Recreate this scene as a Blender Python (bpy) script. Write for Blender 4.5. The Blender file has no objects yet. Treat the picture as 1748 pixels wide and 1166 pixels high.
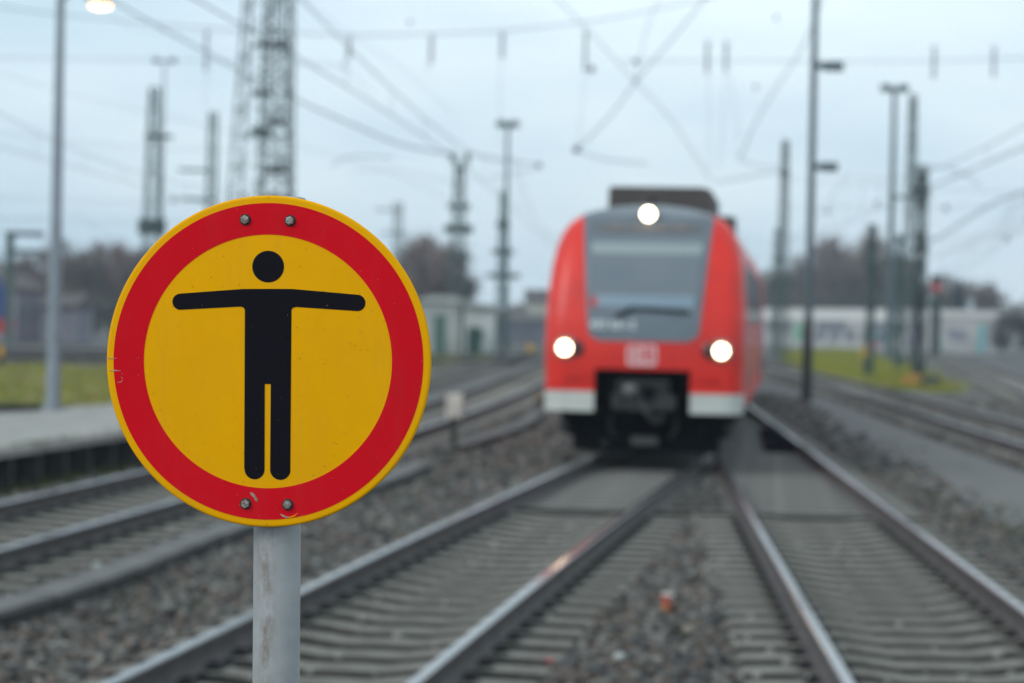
import bpy, math, random
import numpy as np
from mathutils import Matrix, Vector
R = math.radians
random.seed(7)
rng = np.random.default_rng(7)
sc = bpy.context.scene
col = sc.collection

# ------------------------------------------------------------------ camera
F = 4127.0; TH = math.atan(35 / F); PH = R(1.2); CZ = 2.07
cam_d = bpy.data.cameras.new('camera'); cam = bpy.data.objects.new('camera', cam_d); col.objects.link(cam)
cam_d.sensor_width = 36; cam_d.lens = 85; cam_d.clip_start = 0.1; cam_d.clip_end = 4000
fw = Vector((0, math.cos(TH), -math.sin(TH))); up0 = Vector((0, math.sin(TH), math.cos(TH))); rt0 = Vector((1, 0, 0))
rt = rt0 * math.cos(PH) + up0 * math.sin(PH); up = up0 * math.cos(PH) - rt0 * math.sin(PH)
m = Matrix((rt, up, -fw)).transposed().to_4x4(); m.translation = Vector((0, 0, CZ))
cam.matrix_world = m
cam_d.dof.use_dof = True; cam_d.dof.focus_distance = 3.06; cam_d.dof.aperture_fstop = 5.5
sc.camera = cam
# ------------------------------------------------------------------ light
SUN_EL, SUN_AZ = 36, 232      # behind the camera, to its left
w = bpy.data.worlds.new('World'); sc.world = w; w.use_nodes = True
nt = w.node_tree; nt.nodes.clear()
N = nt.nodes.new; L = nt.links.new
out = N('ShaderNodeOutputWorld'); bg = N('ShaderNodeBackground'); bg.inputs[1].default_value = 0.1
sky = N('ShaderNodeTexSky'); sky.sky_type = 'NISHITA'; sky.sun_disc = False
sky.sun_elevation = R(SUN_EL); sky.sun_rotation = R(SUN_AZ); sky.dust_density = 2
tc = N('ShaderNodeTexCoord'); mp = N('ShaderNodeMapping'); mp.inputs['Scale'].default_value = (1.0, 1.0, 3.2)
nz = N('ShaderNodeTexNoise'); nz.inputs['Scale'].default_value = 4.5; nz.inputs['Detail'].default_value = 4; nz.inputs['Roughness'].default_value = .5
cr = N('ShaderNodeValToRGB')
cr.color_ramp.elements[0].position = .34; cr.color_ramp.elements[0].color = (6.4, 8.35, 9.6, 1)
cr.color_ramp.elements[1].position = .66; cr.color_ramp.elements[1].color = (9.3, 10.8, 11.5, 1)
L(tc.outputs['Generated'], mp.inputs[0]); L(mp.outputs[0], nz.inputs[0]); L(nz.outputs[0], cr.inputs[0])
# an overcast sky is brighter overhead than at the skyline
sep = N('ShaderNodeSeparateXYZ'); L(tc.outputs['Generated'], sep.inputs[0])
mr = N('ShaderNodeMapRange'); mr.inputs['From Min'].default_value = 0; mr.inputs['From Max'].default_value = .16
mr.inputs['To Min'].default_value = .84; mr.inputs['To Max'].default_value = 1.06
L(sep.outputs['Z'], mr.inputs[0])
mul = N('ShaderNodeVectorMath'); mul.operation = 'SCALE'; L(cr.outputs[0], mul.inputs[0]); L(mr.outputs[0], mul.inputs['Scale'])
mx = N('ShaderNodeMix'); mx.data_type = 'RGBA'; mx.inputs[0].default_value = .93
L(sky.outputs[0], mx.inputs[6]); L(mul.outputs[0], mx.inputs[7]); L(mx.outputs[2], bg.inputs[0]); L(bg.outputs[0], out.inputs[0])
sd = bpy.data.lights.new('sun', 'SUN'); sun = bpy.data.objects.new('sun', sd); col.objects.link(sun)
sd.energy = 1.3; sd.angle = R(25); sd.color = (1, .97, .92)
a = R(SUN_AZ); sv = Vector((math.sin(a) * math.cos(R(SUN_EL)), math.cos(a) * math.cos(R(SUN_EL)), math.sin(R(SUN_EL))))
sun.rotation_euler = sv.to_track_quat('Z', 'Y').to_euler()
sc.view_settings.view_transform = 'Standard'; sc.view_settings.look = 'None'
sc.view_settings.exposure = 0; sc.view_settings.gamma = 1; sc.view_settings.use_curve_mapping = False
sc.cycles.use_denoising = True; sc.cycles.max_bounces = 6; sc.cycles.sample_clamp_indirect = 4

# ------------------------------------------------------------------ helpers
def ray(x, y):
    u = (x - 874) / F; v = (583 - y) / F
    a = u * math.cos(PH) - v * math.sin(PH); b = u * math.sin(PH) + v * math.cos(PH)
    return Vector((a, math.cos(TH) + b * math.sin(TH), b * math.cos(TH) - math.sin(TH)))
def G(x, y, z=0.):
    d = ray(x, y); t = (z - CZ) / d.z; return Vector((d.x * t, d.y * t, z))
def P(x, y, Y):
    d = ray(x, y); t = Y / d.y; return Vector((d.x * t, Y, CZ + d.z * t))

def mat(name, c, rough=.6, metal=0., c2=None, scale=6., bump=0., bscale=None, emit=0., island=None, coat=0., spec=.5, detail=5., lo=.35, hi=.65):
    M = bpy.data.materials.new(name); M.use_nodes = True
    t = M.node_tree; b = t.nodes['Principled BSDF']; n = t.nodes.new; l = t.links.new
    b.inputs['Base Color'].default_value = (*c, 1); b.inputs['Roughness'].default_value = rough
    b.inputs['Metallic'].default_value = metal; b.inputs['Coat Weight'].default_value = coat
    b.inputs['Specular IOR Level'].default_value = spec
    tc = n('ShaderNodeTexCoord')
    src = None
    if island:
        g = n('ShaderNodeNewGeometry'); r = n('ShaderNodeValToRGB'); r.color_ramp.interpolation = 'CONSTANT'
        e = r.color_ramp.elements
        for i, cc in enumerate(island):
            k = e[i] if i < 2 else e.new(i / len(island))
            k.position = i / len(island); k.color = (*cc, 1)
        l(g.outputs['Random Per Island'], r.inputs[0]); src = r.outputs[0]
    if c2:
        z = n('ShaderNodeTexNoise'); z.inputs['Scale'].default_value = scale; z.inputs['Detail'].default_value = detail
        z.inputs['Roughness'].default_value = .65
        l(tc.outputs['Object'], z.inputs[0])
        r = n('ShaderNodeValToRGB'); r.color_ramp.elements[0].position = lo; r.color_ramp.elements[1].position = hi
        r.color_ramp.elements[0].color = (*c, 1); r.color_ramp.elements[1].color = (*c2, 1)
        l(z.outputs[0], r.inputs[0])
        if src:
            q = n('ShaderNodeMix'); q.data_type = 'RGBA'; q.inputs[0].default_value = .5
            l(src, q.inputs[6]); l(r.outputs[0], q.inputs[7]); src = q.outputs[2]
        else: src = r.outputs[0]
    if src: l(src, b.inputs['Base Color'])
    if bump:
        z = n('ShaderNodeTexNoise'); z.inputs['Scale'].default_value = bscale or scale * 4; z.inputs['Detail'].default_value = 6
        l(tc.outputs['Object'], z.inputs[0])
        u = n('ShaderNodeBump'); u.inputs['Strength'].default_value = bump; u.inputs['Distance'].default_value = .02
        l(z.outputs[0], u.inputs['Height']); l(u.outputs[0], b.inputs['Normal'])
    if emit:
        b.inputs['Emission Color'].default_value = (*c, 1); b.inputs['Emission Strength'].default_value = emit
    return M

class MB:
    def __init__(s): s.v = []; s.f = []; s.m = []
    def add(s, vs, fs, mi=0):
        o = len(s.v); s.v += [tuple(p) for p in vs]; s.f += [tuple(i + o for i in f) for f in fs]; s.m += [mi] * len(fs); return s
    def box(s, x0, x1, y0, y1, z0, z1, mi=0, M=None):
        vs = [Vector((x, y, z)) for z in (z0, z1) for y in (y0, y1) for x in (x0, x1)]
        if M: vs = [M @ p for p in vs]
        return s.add(vs, [(0, 2, 3, 1), (4, 5, 7, 6), (0, 1, 5, 4), (2, 6, 7, 3), (0, 4, 6, 2), (1, 3, 7, 5)], mi)
    def bar(s, a, b, w, h=None, mi=0):
        a = Vector(a); b = Vector(b); h = h or w; d = (b - a).normalized()
        u = d.cross(Vector((0, 0, 1)));
        if u.length < .05: u = d.cross(Vector((0, 1, 0)))
        u.normalize(); v = d.cross(u)
        vs = [p + u * (i * w / 2) + v * (j * h / 2) for p in (a, b) for i, j in ((-1, -1), (1, -1), (1, 1), (-1, 1))]
        return s.add(vs, [(0, 1, 2, 3), (7, 6, 5, 4), (0, 4, 5, 1), (1, 5, 6, 2), (2, 6, 7, 3), (3, 7, 4, 0)], mi)
    def tube(s, pts, r, n=8, mi=0, caps=True):
        pts = [Vector(p) for p in pts]; rs = r if isinstance(r, (list, tuple)) else [r] * len(pts)
        vs = []; prev = None
        for i, p in enumerate(pts):
            d = (pts[min(i + 1, len(pts) - 1)] - pts[max(i - 1, 0)]).normalized()
            if prev is None:
                u = d.cross(Vector((0, 1, 0)));
                if u.length < .1: u = d.cross(Vector((0, 0, 1)))
            else: u = prev - d * prev.dot(d)
            u.normalize(); prev = u; v = d.cross(u)
            vs += [p + (u * math.cos(2 * math.pi * k / n) + v * math.sin(2 * math.pi * k / n)) * rs[i] for k in range(n)]
        fs = [(i * n + k, i * n + (k + 1) % n, (i + 1) * n + (k + 1) % n, (i + 1) * n + k) for i in range(len(pts) - 1) for k in range(n)]
        if caps: fs += [tuple(range(n))[::-1], tuple((len(pts) - 1) * n + k for k in range(n))]
        return s.add(vs, fs, mi)
    def lathe(s, prof, n=24, M=None, mi=0, axis='z'):
        vs = []
        for r, z in prof:
            for k in range(n):
                c, q = math.cos(2 * math.pi * k / n) * r, math.sin(2 * math.pi * k / n) * r
                p = Vector((c, q, z)) if axis == 'z' else (Vector((c, z, q)) if axis == 'y' else Vector((z, c, q)))
                vs.append(M @ p if M else p)
        fs = [(i * n + k, i * n + (k + 1) % n, (i + 1) * n + (k + 1) % n, (i + 1) * n + k) for i in range(len(prof) - 1) for k in range(n)]
        fs += [tuple(range(n))[::-1], tuple((len(prof) - 1) * n + k for k in range(n))]
        return s.add(vs, fs, mi)
    def prism(s, poly, z0, z1, mi=0, M=None):      # poly in x,y
        n = len(poly); vs = [Vector((x, y, z)) for z in (z0, z1) for x, y in poly]
        if M: vs = [M @ p for p in vs]
        return s.add(vs, [tuple(range(n))[::-1], tuple(range(n, 2 * n))] + [(k, (k + 1) % n, n + (k + 1) % n, n + k) for k in range(n)], mi)
    def mesh(s, name, mats, smooth=False):
        me = bpy.data.meshes.new(name); me.from_pydata(s.v, [], s.f)
        for x in (mats if isinstance(mats, (list, tuple)) else [mats]): me.materials.append(x)
        me.polygons.foreach_set('material_index', s.m)
        if smooth: me.polygons.foreach_set('use_smooth', [True] * len(s.f))
        me.update(); return me
    def build(s, name, mats, parent=None, smooth=False, **kw):
        return link(name, s.mesh(name, mats, smooth), parent, **kw)
def link(name, data, parent=None, loc=None, rot=None, label=None, cat=None, group=None, kind=None):
    o = bpy.data.objects.new(name, data); col.objects.link(o)
    if parent: o.parent = parent
    if loc is not None: o.location = loc
    if rot is not None: o.rotation_euler = rot
    tag(o, label, cat, group, kind); return o
def tag(o, label=None, cat=None, group=None, kind=None):
    if label: o['label'] = label
    if cat: o['category'] = cat
    if group: o['group'] = group
    if kind: o['kind'] = kind
def empty(name, label, cat, loc=(0, 0, 0), rot=(0, 0, 0), group=None):
    return link(name, None, None, loc, rot, label, cat, group)
def smooth_by_angle(o, ang=35):
    me = o.data; me.polygons.foreach_set('use_smooth', [True] * len(me.polygons)); me.set_sharp_from_angle(angle=R(ang))
def text_mesh(body, size, extrude=.001, offset=0.):
    c = bpy.data.curves.new('t', 'FONT'); c.body = body; c.size = size; c.extrude = extrude; c.offset = offset
    c.align_x = 'CENTER'; c.align_y = 'CENTER'; c.resolution_u = 3
    o = bpy.data.objects.new('t', c); col.objects.link(o)
    me = bpy.data.meshes.new_from_object(o.evaluated_get(bpy.context.evaluated_depsgraph_get()))
    bpy.data.objects.remove(o); me.materials.clear(); return me

# ------------------------------------------------------------------ materials
M_yel = mat('sign_yellow', (.88, .415, .0008), .5, c2=(.76, .345, .0008), scale=5, spec=.05, lo=.2, hi=.9)
M_red = mat('sign_red', (.68, .006, .016), .45, c2=(.56, .005, .014), scale=6, spec=.05, lo=.2, hi=.9)
M_blk = mat('sign_black', (.006, .006, .010), .5, spec=.08)
M_alu = mat('aluminium', (.42, .43, .44), .45, .8, c2=(.3, .3, .3), scale=30)
M_chip = mat('bare_metal_chip', (.45, .42, .40), .5, .2, c2=(.25, .14, .08), scale=90)
M_bolt = mat('galvanised_bolt', (.38, .37, .35), .5, .75, c2=(.16, .13, .10), scale=150, bump=.3, bscale=400)
M_rub = mat('black_washer', (.015, .015, .015), .7)
def streaks(M, amt):
    t = M.node_tree; b = t.nodes['Principled BSDF']; n = t.nodes.new; l = t.links.new
    old = b.inputs['Base Color'].links[0].from_socket; tc = n('ShaderNodeTexCoord'); prev = old
    for sc_, th, a_ in (((38, 38, 3.2), (.52, .72), amt), ((7, 7, 5), (.45, .75), amt * .8)):
        mp = n('ShaderNodeMapping'); mp.inputs['Scale'].default_value = sc_; z = n('ShaderNodeTexNoise'); z.inputs['Scale'].default_value = 1; z.inputs['Detail'].default_value = 7; z.inputs['Roughness'].default_value = .7
        l(tc.outputs['Object'], mp.inputs[0]); l(mp.outputs[0], z.inputs[0])
        m_ = n('ShaderNodeMapRange'); m_.inputs['From Min'].default_value, m_.inputs['From Max'].default_value = th; m_.inputs['To Min'].default_value = 0; m_.inputs['To Max'].default_value = a_
        l(z.outputs[0], m_.inputs[0]); q = n('ShaderNodeMix'); q.data_type = 'RGBA'; l(m_.outputs[0], q.inputs[0]); l(prev, q.inputs[6]); q.inputs[7].default_value = (.22, .16, .10, 1); prev = q.outputs[2]
    l(prev, b.inputs['Base Color'])
streaks(M_yel, .075); streaks(M_red, .05)
def post_mat():
    M = mat('galvanised_post', (.42, .43, .435), .55, .25, c2=(.34, .348, .352), scale=14, bump=.05, bscale=60)
    t = M.node_tree; b = t.nodes['Principled BSDF']; n = t.nodes.new; l = t.links.new
    old = b.inputs['Base Color'].links[0].from_socket
    tc = n('ShaderNodeTexCoord'); mp = n('ShaderNodeMapping'); mp.inputs['Scale'].default_value = (34, 34, 13)
    z = n('ShaderNodeTexNoise'); z.inputs['Scale'].default_value = 1.3; z.inputs['Detail'].default_value = 8; z.inputs['Roughness'].default_value = .72
    l(tc.outputs['Object'], mp.inputs[0]); l(mp.outputs[0], z.inputs[0])
    sp = n('ShaderNodeSeparateXYZ'); l(tc.outputs['Object'], sp.inputs[0])
    d = n('ShaderNodeMath'); d.operation = 'ADD'; d.inputs[1].default_value = .008; l(sp.outputs['X'], d.inputs[0])
    ab = n('ShaderNodeMath'); ab.operation = 'ABSOLUTE'; l(d.outputs[0], ab.inputs[0])
    mr = n('ShaderNodeMapRange'); mr.inputs['From Min'].default_value = .0; mr.inputs['From Max'].default_value = .017
    mr.inputs['To Min'].default_value = 1; mr.inputs['To Max'].default_value = 0; l(ab.outputs[0], mr.inputs[0])
    r = n('ShaderNodeValToRGB'); r.color_ramp.elements[0].position = .44; r.color_ramp.elements[1].position = .60
    l(z.outputs[0], r.inputs[0])
    mm = n('ShaderNodeMath'); mm.operation = 'MULTIPLY'; l(r.outputs[0], mm.inputs[0]); l(mr.outputs[0], mm.inputs[1])
    m2 = n('ShaderNodeMath'); m2.operation = 'MULTIPLY'; m2.inputs[1].default_value = .75; l(mm.outputs[0], m2.inputs[0])
    q = n('ShaderNodeMix'); q.data_type = 'RGBA'; l(m2.outputs[0], q.inputs[0]); l(old, q.inputs[6]); q.inputs[7].default_value = (.17, .13, .10, 1)
    l(q.outputs[2], b.inputs['Base Color']); return M
M_post = post_mat()
M_steel = mat('rail_head_steel', (.235, .23, .245), .17, .9, c2=(.15, .147, .155), scale=3, lo=.3, hi=.75)
M_rust = mat('rail_side_rust', (.045, .038, .038), .75, c2=(.09, .075, .07), scale=5, bump=.3)
M_conc = mat('sleeper_concrete', (.235, .222, .19), .85, c2=(.11, .102, .087), scale=5, bump=.5, bscale=50)
M_slshade = mat('sleeper_side_shade', (.035, .032, .029), .95, c2=(.07, .065, .058), scale=9)  # dark tone for sleeper sides, shade of the gaps put into the colour
M_conc2 = mat('bearer_concrete', (.235, .225, .205), .85, c2=(.14, .135, .125), scale=5, bump=.4, bscale=50)
M_clip = mat('rail_clip_iron', (.035, .03, .03), .7, .3)
M_stone = mat('ballast_stone', (.1, .1, .1), .85, island=[(.085, .08, .073), (.13, .12, .108), (.05, .048, .048), (.16, .145, .125), (.10, .08, .066), (.07, .07, .075), (.12, .115, .10), (.20, .19, .17), (.045, .04, .036), (.145, .105, .085)])
M_stoneP = mat('ballast_stone_pale', (.3, .29, .26), .8, c2=(.22, .21, .19), scale=40)
M_ground = mat('yard_ground', (.06, .057, .052), .95, c2=(.11, .104, .094), scale=1.7, bump=1, bscale=18, detail=9)
M_stoned = mat('shade_dark_ballast_stone', (.05, .05, .05), .9, island=[(.05, .048, .044), (.07, .066, .06), (.035, .034, .034), (.09, .085, .075), (.055, .047, .04), (.045, .045, .05), (.065, .06, .05)])  # darker copy of the ballast, shade between sleepers put into its colour
M_siltd = mat('dark_infill', (.055, .054, .05), .95, c2=(.10, .098, .09), scale=2.6, bump=.7, bscale=30, detail=9)
M_silt = mat('silty_ballast', (.11, .11, .10), .95, c2=(.155, .152, .135), scale=2.2, bump=.7, bscale=30, detail=9)
M_path = mat('path_gravel', (.115, .113, .108), .95, c2=(.145, .143, .137), scale=1.1, bump=.5, bscale=30, detail=9)
M_grass = mat('winter_grass', (.17, .19, .03), .95, c2=(.25, .235, .04), scale=.5, bump=1, bscale=9, detail=6)
M_grassB = mat('brown_grass', (.23, .15, .055), .95, c2=(.13, .155, .045), scale=.45, bump=1, bscale=9, detail=6)
M_blade = mat('grass_blades', (.12, .15, .02), .9, island=[(.26, .27, .03), (.20, .23, .03), (.31, .25, .05), (.16, .19, .03)])
M_weed = mat('moss_green', (.06, .085, .02), .95, island=[(.07, .09, .025), (.05, .07, .02), (.10, .10, .03)])
M_slab = mat('platform_slab', (.34, .325, .30), .85, c2=(.22, .21, .19), scale=1.6, bump=.3, bscale=30)
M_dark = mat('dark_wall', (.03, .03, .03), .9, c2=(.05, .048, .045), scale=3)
M_trough = mat('trough_concrete', (.135, .13, .125), .85, c2=(.10, .10, .095), scale=3, bump=.4, bscale=40)
M_mast = mat('mast_steel_green', (.055, .092, .085), .65, .2, c2=(.08, .115, .11), scale=2)
M_mastd = mat('mast_steel_dark', (.035, .055, .052), .65, .2)
M_gal = mat('galvanised_pole', (.30, .34, .38), .5, .4, c2=(.24, .27, .30), scale=2)
M_pole = mat('slim_pole_grey', (.11, .15, .17), .6, .3, c2=(.08, .11, .13), scale=1)
M_poleb = mat('pole_foot_dark', (.03, .03, .035), .8)
M_wire = mat('copper_wire_weathered', (.15, .17, .22), .6, .3)
M_ins = mat('insulator_brown', (.13, .13, .17), .35)
M_tr = mat('train_red', (.76, .022, .009), .40, c2=(.60, .018, .012), scale=1.6, coat=.12, spec=.35)
M_trd = mat('train_red_dark', (.50, .010, .022), .30, coat=.4)
M_white = mat('train_white', (.58, .60, .56), .45, c2=(.5, .52, .48), scale=3)
M_grey = mat('train_grey', (.135, .17, .20), .32, coat=.3, c2=(.11, .14, .17), scale=1)
M_roof = mat('train_roof_grey', (.22, .25, .27), .5, c2=(.16, .18, .20), scale=1.5)
M_glass = mat('train_glass', (.12, .145, .17), .06, spec=.9, coat=.5)
M_blind = mat('sun_blind', (.27, .32, .325), .5)
M_dash = mat('dashboard_ledge', (.21, .29, .36), .4)
M_black = mat('underframe_black', (.004, .004, .005), .9, spec=.1)
M_coup = mat('coupler_steel', (.05, .052, .05), .6, .4, c2=(.03, .03, .03), scale=9)
M_dirty = mat('side_window', (.03, .035, .04), .12, spec=.8)
M_brown = mat('roof_box_brown', (.075, .06, .055), .7, c2=(.05, .04, .038), scale=3)
M_head = mat('headlamp', (1, .86, .62), .3, emit=14)
M_tail = mat('tail_lamp', (.06, .03, .03), .2)
M_led = mat('destination_display', (.12, .125, .13), .4)
M_ledt = mat('display_text', (.36, .27, .24), .5)
M_num = mat('painted_number', (.7, .74, .76), .5)
M_logo = mat('logo_white', (.72, .50, .50), .5)
M_logor = mat('logo_red', (.62, .05, .06), .5)
M_lampw = mat('lit_lamp', (1, .68, .36), .3, emit=4.5)
M_rim = mat('lamp_rim_glow', (1, .55, .2), .3, emit=1.1)  # added ring that glows to imitate the warm fringe round each headlamp
M_hut = mat('hut_render', (.44, .455, .44), .8, c2=(.28, .30, .30), scale=1)
M_hutw = mat('hut_white', (.66, .68, .66), .8, c2=(.44, .47, .46), scale=1)
M_gdoor = mat('green_door', (.06, .13, .11), .6)
M_gbox = mat('green_cabinet', (.012, .055, .04), .6)
M_wallw = mat('hall_white_wall', (.47, .455, .44), .85, c2=(.29, .30, .31), scale=.3)
M_fascia = mat('hall_fascia', (.64, .63, .61), .8)
M_win = mat('dull_window', (.18, .19, .22), .4, c2=(.14, .15, .17), scale=.5)
M_g1 = mat('graffiti_teal', (.16, .38, .40), .7); M_g2 = mat('graffiti_navy', (.12, .14, .24), .7)
M_g3 = mat('graffiti_green', (.16, .38, .24), .7); M_g4 = mat('graffiti_lilac', (.38, .30, .46), .7)
M_mauve = mat('old_plaster', (.27, .25, .29), .85, c2=(.17, .16, .18), scale=.25)
M_rooft = mat('dark_roof', (.06, .05, .05), .8, c2=(.09, .07, .065), scale=.5)
M_cream = mat('cream_wall', (.45, .44, .36), .8)
M_bark = mat('bark', (.05, .042, .038), .9)
M_twig = mat('bare_twigs', (.1, .08, .075), .9, island=[(.17, .13, .105), (.12, .10, .085), (.20, .155, .125), (.14, .125, .11)])
M_twigr = mat('bare_twigs_reddish', (.1, .08, .075), .9, island=[(.22, .14, .12), (.17, .115, .10), (.15, .125, .115), (.24, .16, .13)])
M_bush = mat('dark_bush', (.04, .045, .03), .9, island=[(.085, .085, .065), (.06, .065, .045), (.11, .095, .08), (.075, .072, .065)])
M_fir = mat('fir_needles', (.02, .035, .03), .9, island=[(.022, .038, .032), (.016, .028, .026), (.03, .045, .035)])
M_blue = mat('loco_blue', (.03, .06, .22), .4, coat=.3); M_lred = mat('loco_red', (.45, .03, .03), .4)
M_sigy = mat('signal_yellow', (.55, .30, .03), .5); M_sigr = mat('signal_red_panel', (.42, .05, .06), .5); M_orange = mat('orange_base', (.26, .13, .02), .7)
M_cupr = mat('cup_red', (.42, .06, .04), .5); M_cupo = mat('cup_orange', (.45, .17, .045), .5); M_cupw = mat('cup_white', (.5, .48, .44), .6)
M_mark = mat('marker_white', (.74, .70, .63), .7, c2=(.5, .46, .42), scale=8); M_markd = mat('marker_post_dark', (.035, .042, .035), .8)
M_plate = mat('machine_cover_dark', (.008, .007, .010), .95, spec=.0)

# ------------------------------------------------------------------ ground
def sheet(name, poly, z, m, div=0, **kw):
    b = MB(); b.add([(x, y, z) for x, y in poly], [tuple(range(len(poly)))]); return b.build(name, m, **kw)
sheet('ground', [(-600, -60), (600, -60), (600, 900), (-600, 900)], -.17, M_ground, kind='structure', label='dark grey stony ground of the railway yard', cat='ground')
def xA(y):   # centre of the track the train stands on
    c = np.polyfit([12.6, 17, 22.1, 28, 33], [-1.24, -.64, .10, 1.0, 1.76], 2)
    if y <= 33: return float(np.polyval(c, y))
    x0 = float(np.polyval(c, 33)); s0 = .152; y1 = 55; x1 = xC(55); s1 = .053
    if y >= y1: return xC(y)
    h = y1 - 33; t = (y - 33) / h
    return (2*t**3-3*t*t+1)*x0 + (t**3-2*t*t+t)*h*s0 + (-2*t**3+3*t*t)*x1 + (t**3-t*t)*h*s1
def xC(y):
    if y < 60: return 2.80 + (y - 16.8) * .0522
    return 2.80 + 43.2 * .0522 + (y - 60) * .0522 - (y - 60)**2 * .0003 if y < 150 else 2.80 + 43.2*.0522 + 90*.0522 - 2.43 + (y - 150) * -.0018
def interp(ys, xs):
    return lambda y: float(np.interp(y, ys, xs))
def cub(ys, xs, deg=2):
    c = np.polyfit(ys, xs, deg); return lambda y: float(np.polyval(c, y))
_b = cub([19.4, 24.7, 41.2, 49, 77.7], [-4.83, -4.11, -2.34, -1.80, .26], 2)
def xB(y): return _b(y) if y < 78 else _b(78) + (y - 78) * .045
def xD(y): return float(np.interp(y, [0, 41.5, 50.5, 60, 72, 90, 120, 300], [7.9, 9.45, 9.85, 10.35, 10.95, 11.75, 12.6, 13.5]))
def xE(y): return xB(y) - 4.2 + (y - 60) * .004
def xF(y): return 17.1 + (y - 77) * .150
def xH(y): return 22.6 + (y - 77) * .185

_sl = MB()   # sleeper: raised seats, dished middle
def sleeper_mesh(name, length, mat_, dish=.035, wb=.15, wt=.12):
    b = MB(); h = length / 2
    xs = [-h, -h + .06, -.95, -.52, -.25, .25, .52, .95, h - .06, h]; zs = [-.07, -.008, 0, 0, -dish, -dish, 0, 0, -.008, -.07]
    if length > 2.8: xs = [-h, -h + .05, h - .05, h]; zs = [-.05, 0, 0, -.05]
    vs = []
    for x, z in zip(xs, zs): vs += [(x, -wb, -.22), (x, -wt, z - .012), (x, -wt + .02, z), (x, wt - .02, z), (x, wt, z - .012), (x, wb, -.22)]
    n = len(xs); fs = []
    for i in range(n - 1):
        for k in range(5): fs.append((i*6+k, (i+1)*6+k, (i+1)*6+k+1, i*6+k+1))
    fs += [tuple(range(6)), tuple((n-1)*6 + k for k in range(6))[::-1]]
    b.add(vs, fs); b.m = [1 if (q % 5 in (0, 4) and q < 5 * (n - 1)) else 0 for q in range(len(fs))]; return b.mesh(name, [mat_, M_slshade])  # long side faces take the painted gap shade
ME_sl = sleeper_mesh('sleeper', 2.6, M_conc)
RP = [(-.075, 0), (-.075, .012), (-.02, .028), (-.009, .045), (-.009, .125), (-.034, .137), (-.036, .165), (-.028, .1725), (.028, .1725), (.036, .165), (.034, .137), (.009, .125), (.009, .045), (.02, .028), (.075, .012), (.075, 0)]
def rail(fx, y0, y1, side, parent, step=1.):
    b = MB(); n = max(2, int((y1 - y0) / step)); vs = []; k = len(RP)
    for i in range(n + 1):
        y = y0 + (y1 - y0) * i / n; dx = (fx(y + .1) - fx(y - .1)) / .2; l = math.hypot(1, dx)
        nx, ny = 1 / l, -dx / l; x = fx(y)
        for a, z in RP: vs.append((x + nx * (a + side), y + ny * (a + side), z))
    for i in range(n):
        for j in range(k):
            j2 = (j + 1) % k
            b.add([], [], 0)
            b.f.append((i*k+j, i*k+j2, (i+1)*k+j2, (i+1)*k+j)); b.m.append(1 if RP[j][1] > .16 and RP[j2][1] > .16 else 0)
    b.v = [tuple(v) for v in vs]
    b.f += [tuple(range(k)), tuple(n*k + j for j in range(k))[::-1]]; b.m += [0, 0]
    return b.build('rail', [M_rust, M_steel], parent)
_c = MB(); _c.box(-.05, .05, -.06, .06, 0, .022); _c.lathe([(.022, .02), (.022, .05), (.012, .055)], 6, Matrix.Translation((0, 0, 0))); _c.bar((-.03, -.05, .03), (.03, .05, .04), .016)
ME_clip = _c.mesh('rail_clip', M_clip)
def track(name_label, fx, y0, y1, ysl0, ysl1, clips_to, far=True, yl=None, yr=None):
    t = empty('railway_track', name_label, 'railway track', (0, 0, 0))
    rail(fx, y0, yl or y1, -.7535, t); rail(fx, y0, yr or y1, .7535, t)
    y = ysl0
    while y < ysl1:
        dx = (fx(y + .1) - fx(y - .1)) / .2; az = -math.atan(dx)
        link('sleeper', ME_sl, t, (fx(y), y, 0), (0, 0, az + random.uniform(-.01, .01)))
        if y < clips_to:
            c, s = math.cos(az), math.sin(az)
            for e in (-.865, -.645, .645, .865): link('rail_clip', ME_clip, t, (fx(y) + c * e, y + s * e, 0.001), (0, 0, az + (0 if e in (-.865, .645) else math.pi)))
        y += .6
    if far and y < y1:
        b = MB()
        while y < y1:
            dx = (fx(y + .1) - fx(y - .1)) / .2
            b.box(-1.3, 1.3, -.11, .11, -.2, -.002, 0, Matrix.Translation((fx(y), y, 0)) @ Matrix.Rotation(-math.atan(dx), 4, 'Z')); y += .6
        b.build('sleeper', M_conc, t, kind='stuff')
    return t
tA = track('curving track under the red train, passing behind the round sign post', xA, 6, 58, 8, 26.6, 26, far=False, yr=36)
tC = track('right hand track joining the red train track, leaving by the lower right corner', xC, 6, 150, 8, 26.6, 26, far=False, yl=35)
# long concrete bearers of the turnout where the two tracks meet
y = 27.05; i = 0
while y < 56:
    x0 = xA(y) - 1.3; x1 = xC(y) + 1.3; ln = x1 - x0
    b = MB(); h = ln / 2
    b.add([(x, yy, z) for x in (-h, h) for yy, z in ((-.14, -.22), (-.115, -.012), (-.1, 0), (.1, 0), (.115, -.012), (.14, -.22))],
          [(k, 6 + k, 7 + k, k + 1) for k in range(5)] + [(0, 1, 2, 3, 4, 5), (11, 10, 9, 8, 7, 6)])
    b.m = [1, 0, 0, 0, 1, 0, 0]  # bearer sides take the same painted shade
    b.build('sleeper', [M_conc2, M_slshade], tC, loc=((x0 + x1) / 2, y, 0), rot=(0, 0, -.05)); y += .6
b = MB()
while y < 150: b.box(-1.3, 1.3, -.11, .11, -.2, -.002, 0, Matrix.Translation((xC(y), y, 0))); y += .6
b.build('sleeper', M_conc, tC, kind='stuff')
track('straight track beside the low platform, running behind the sign', xB, 14, 260, 16, 80, 34)
track('far track left of the red train, beyond the marker post', xE, 62, 260, 62, 100, 0)
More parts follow.
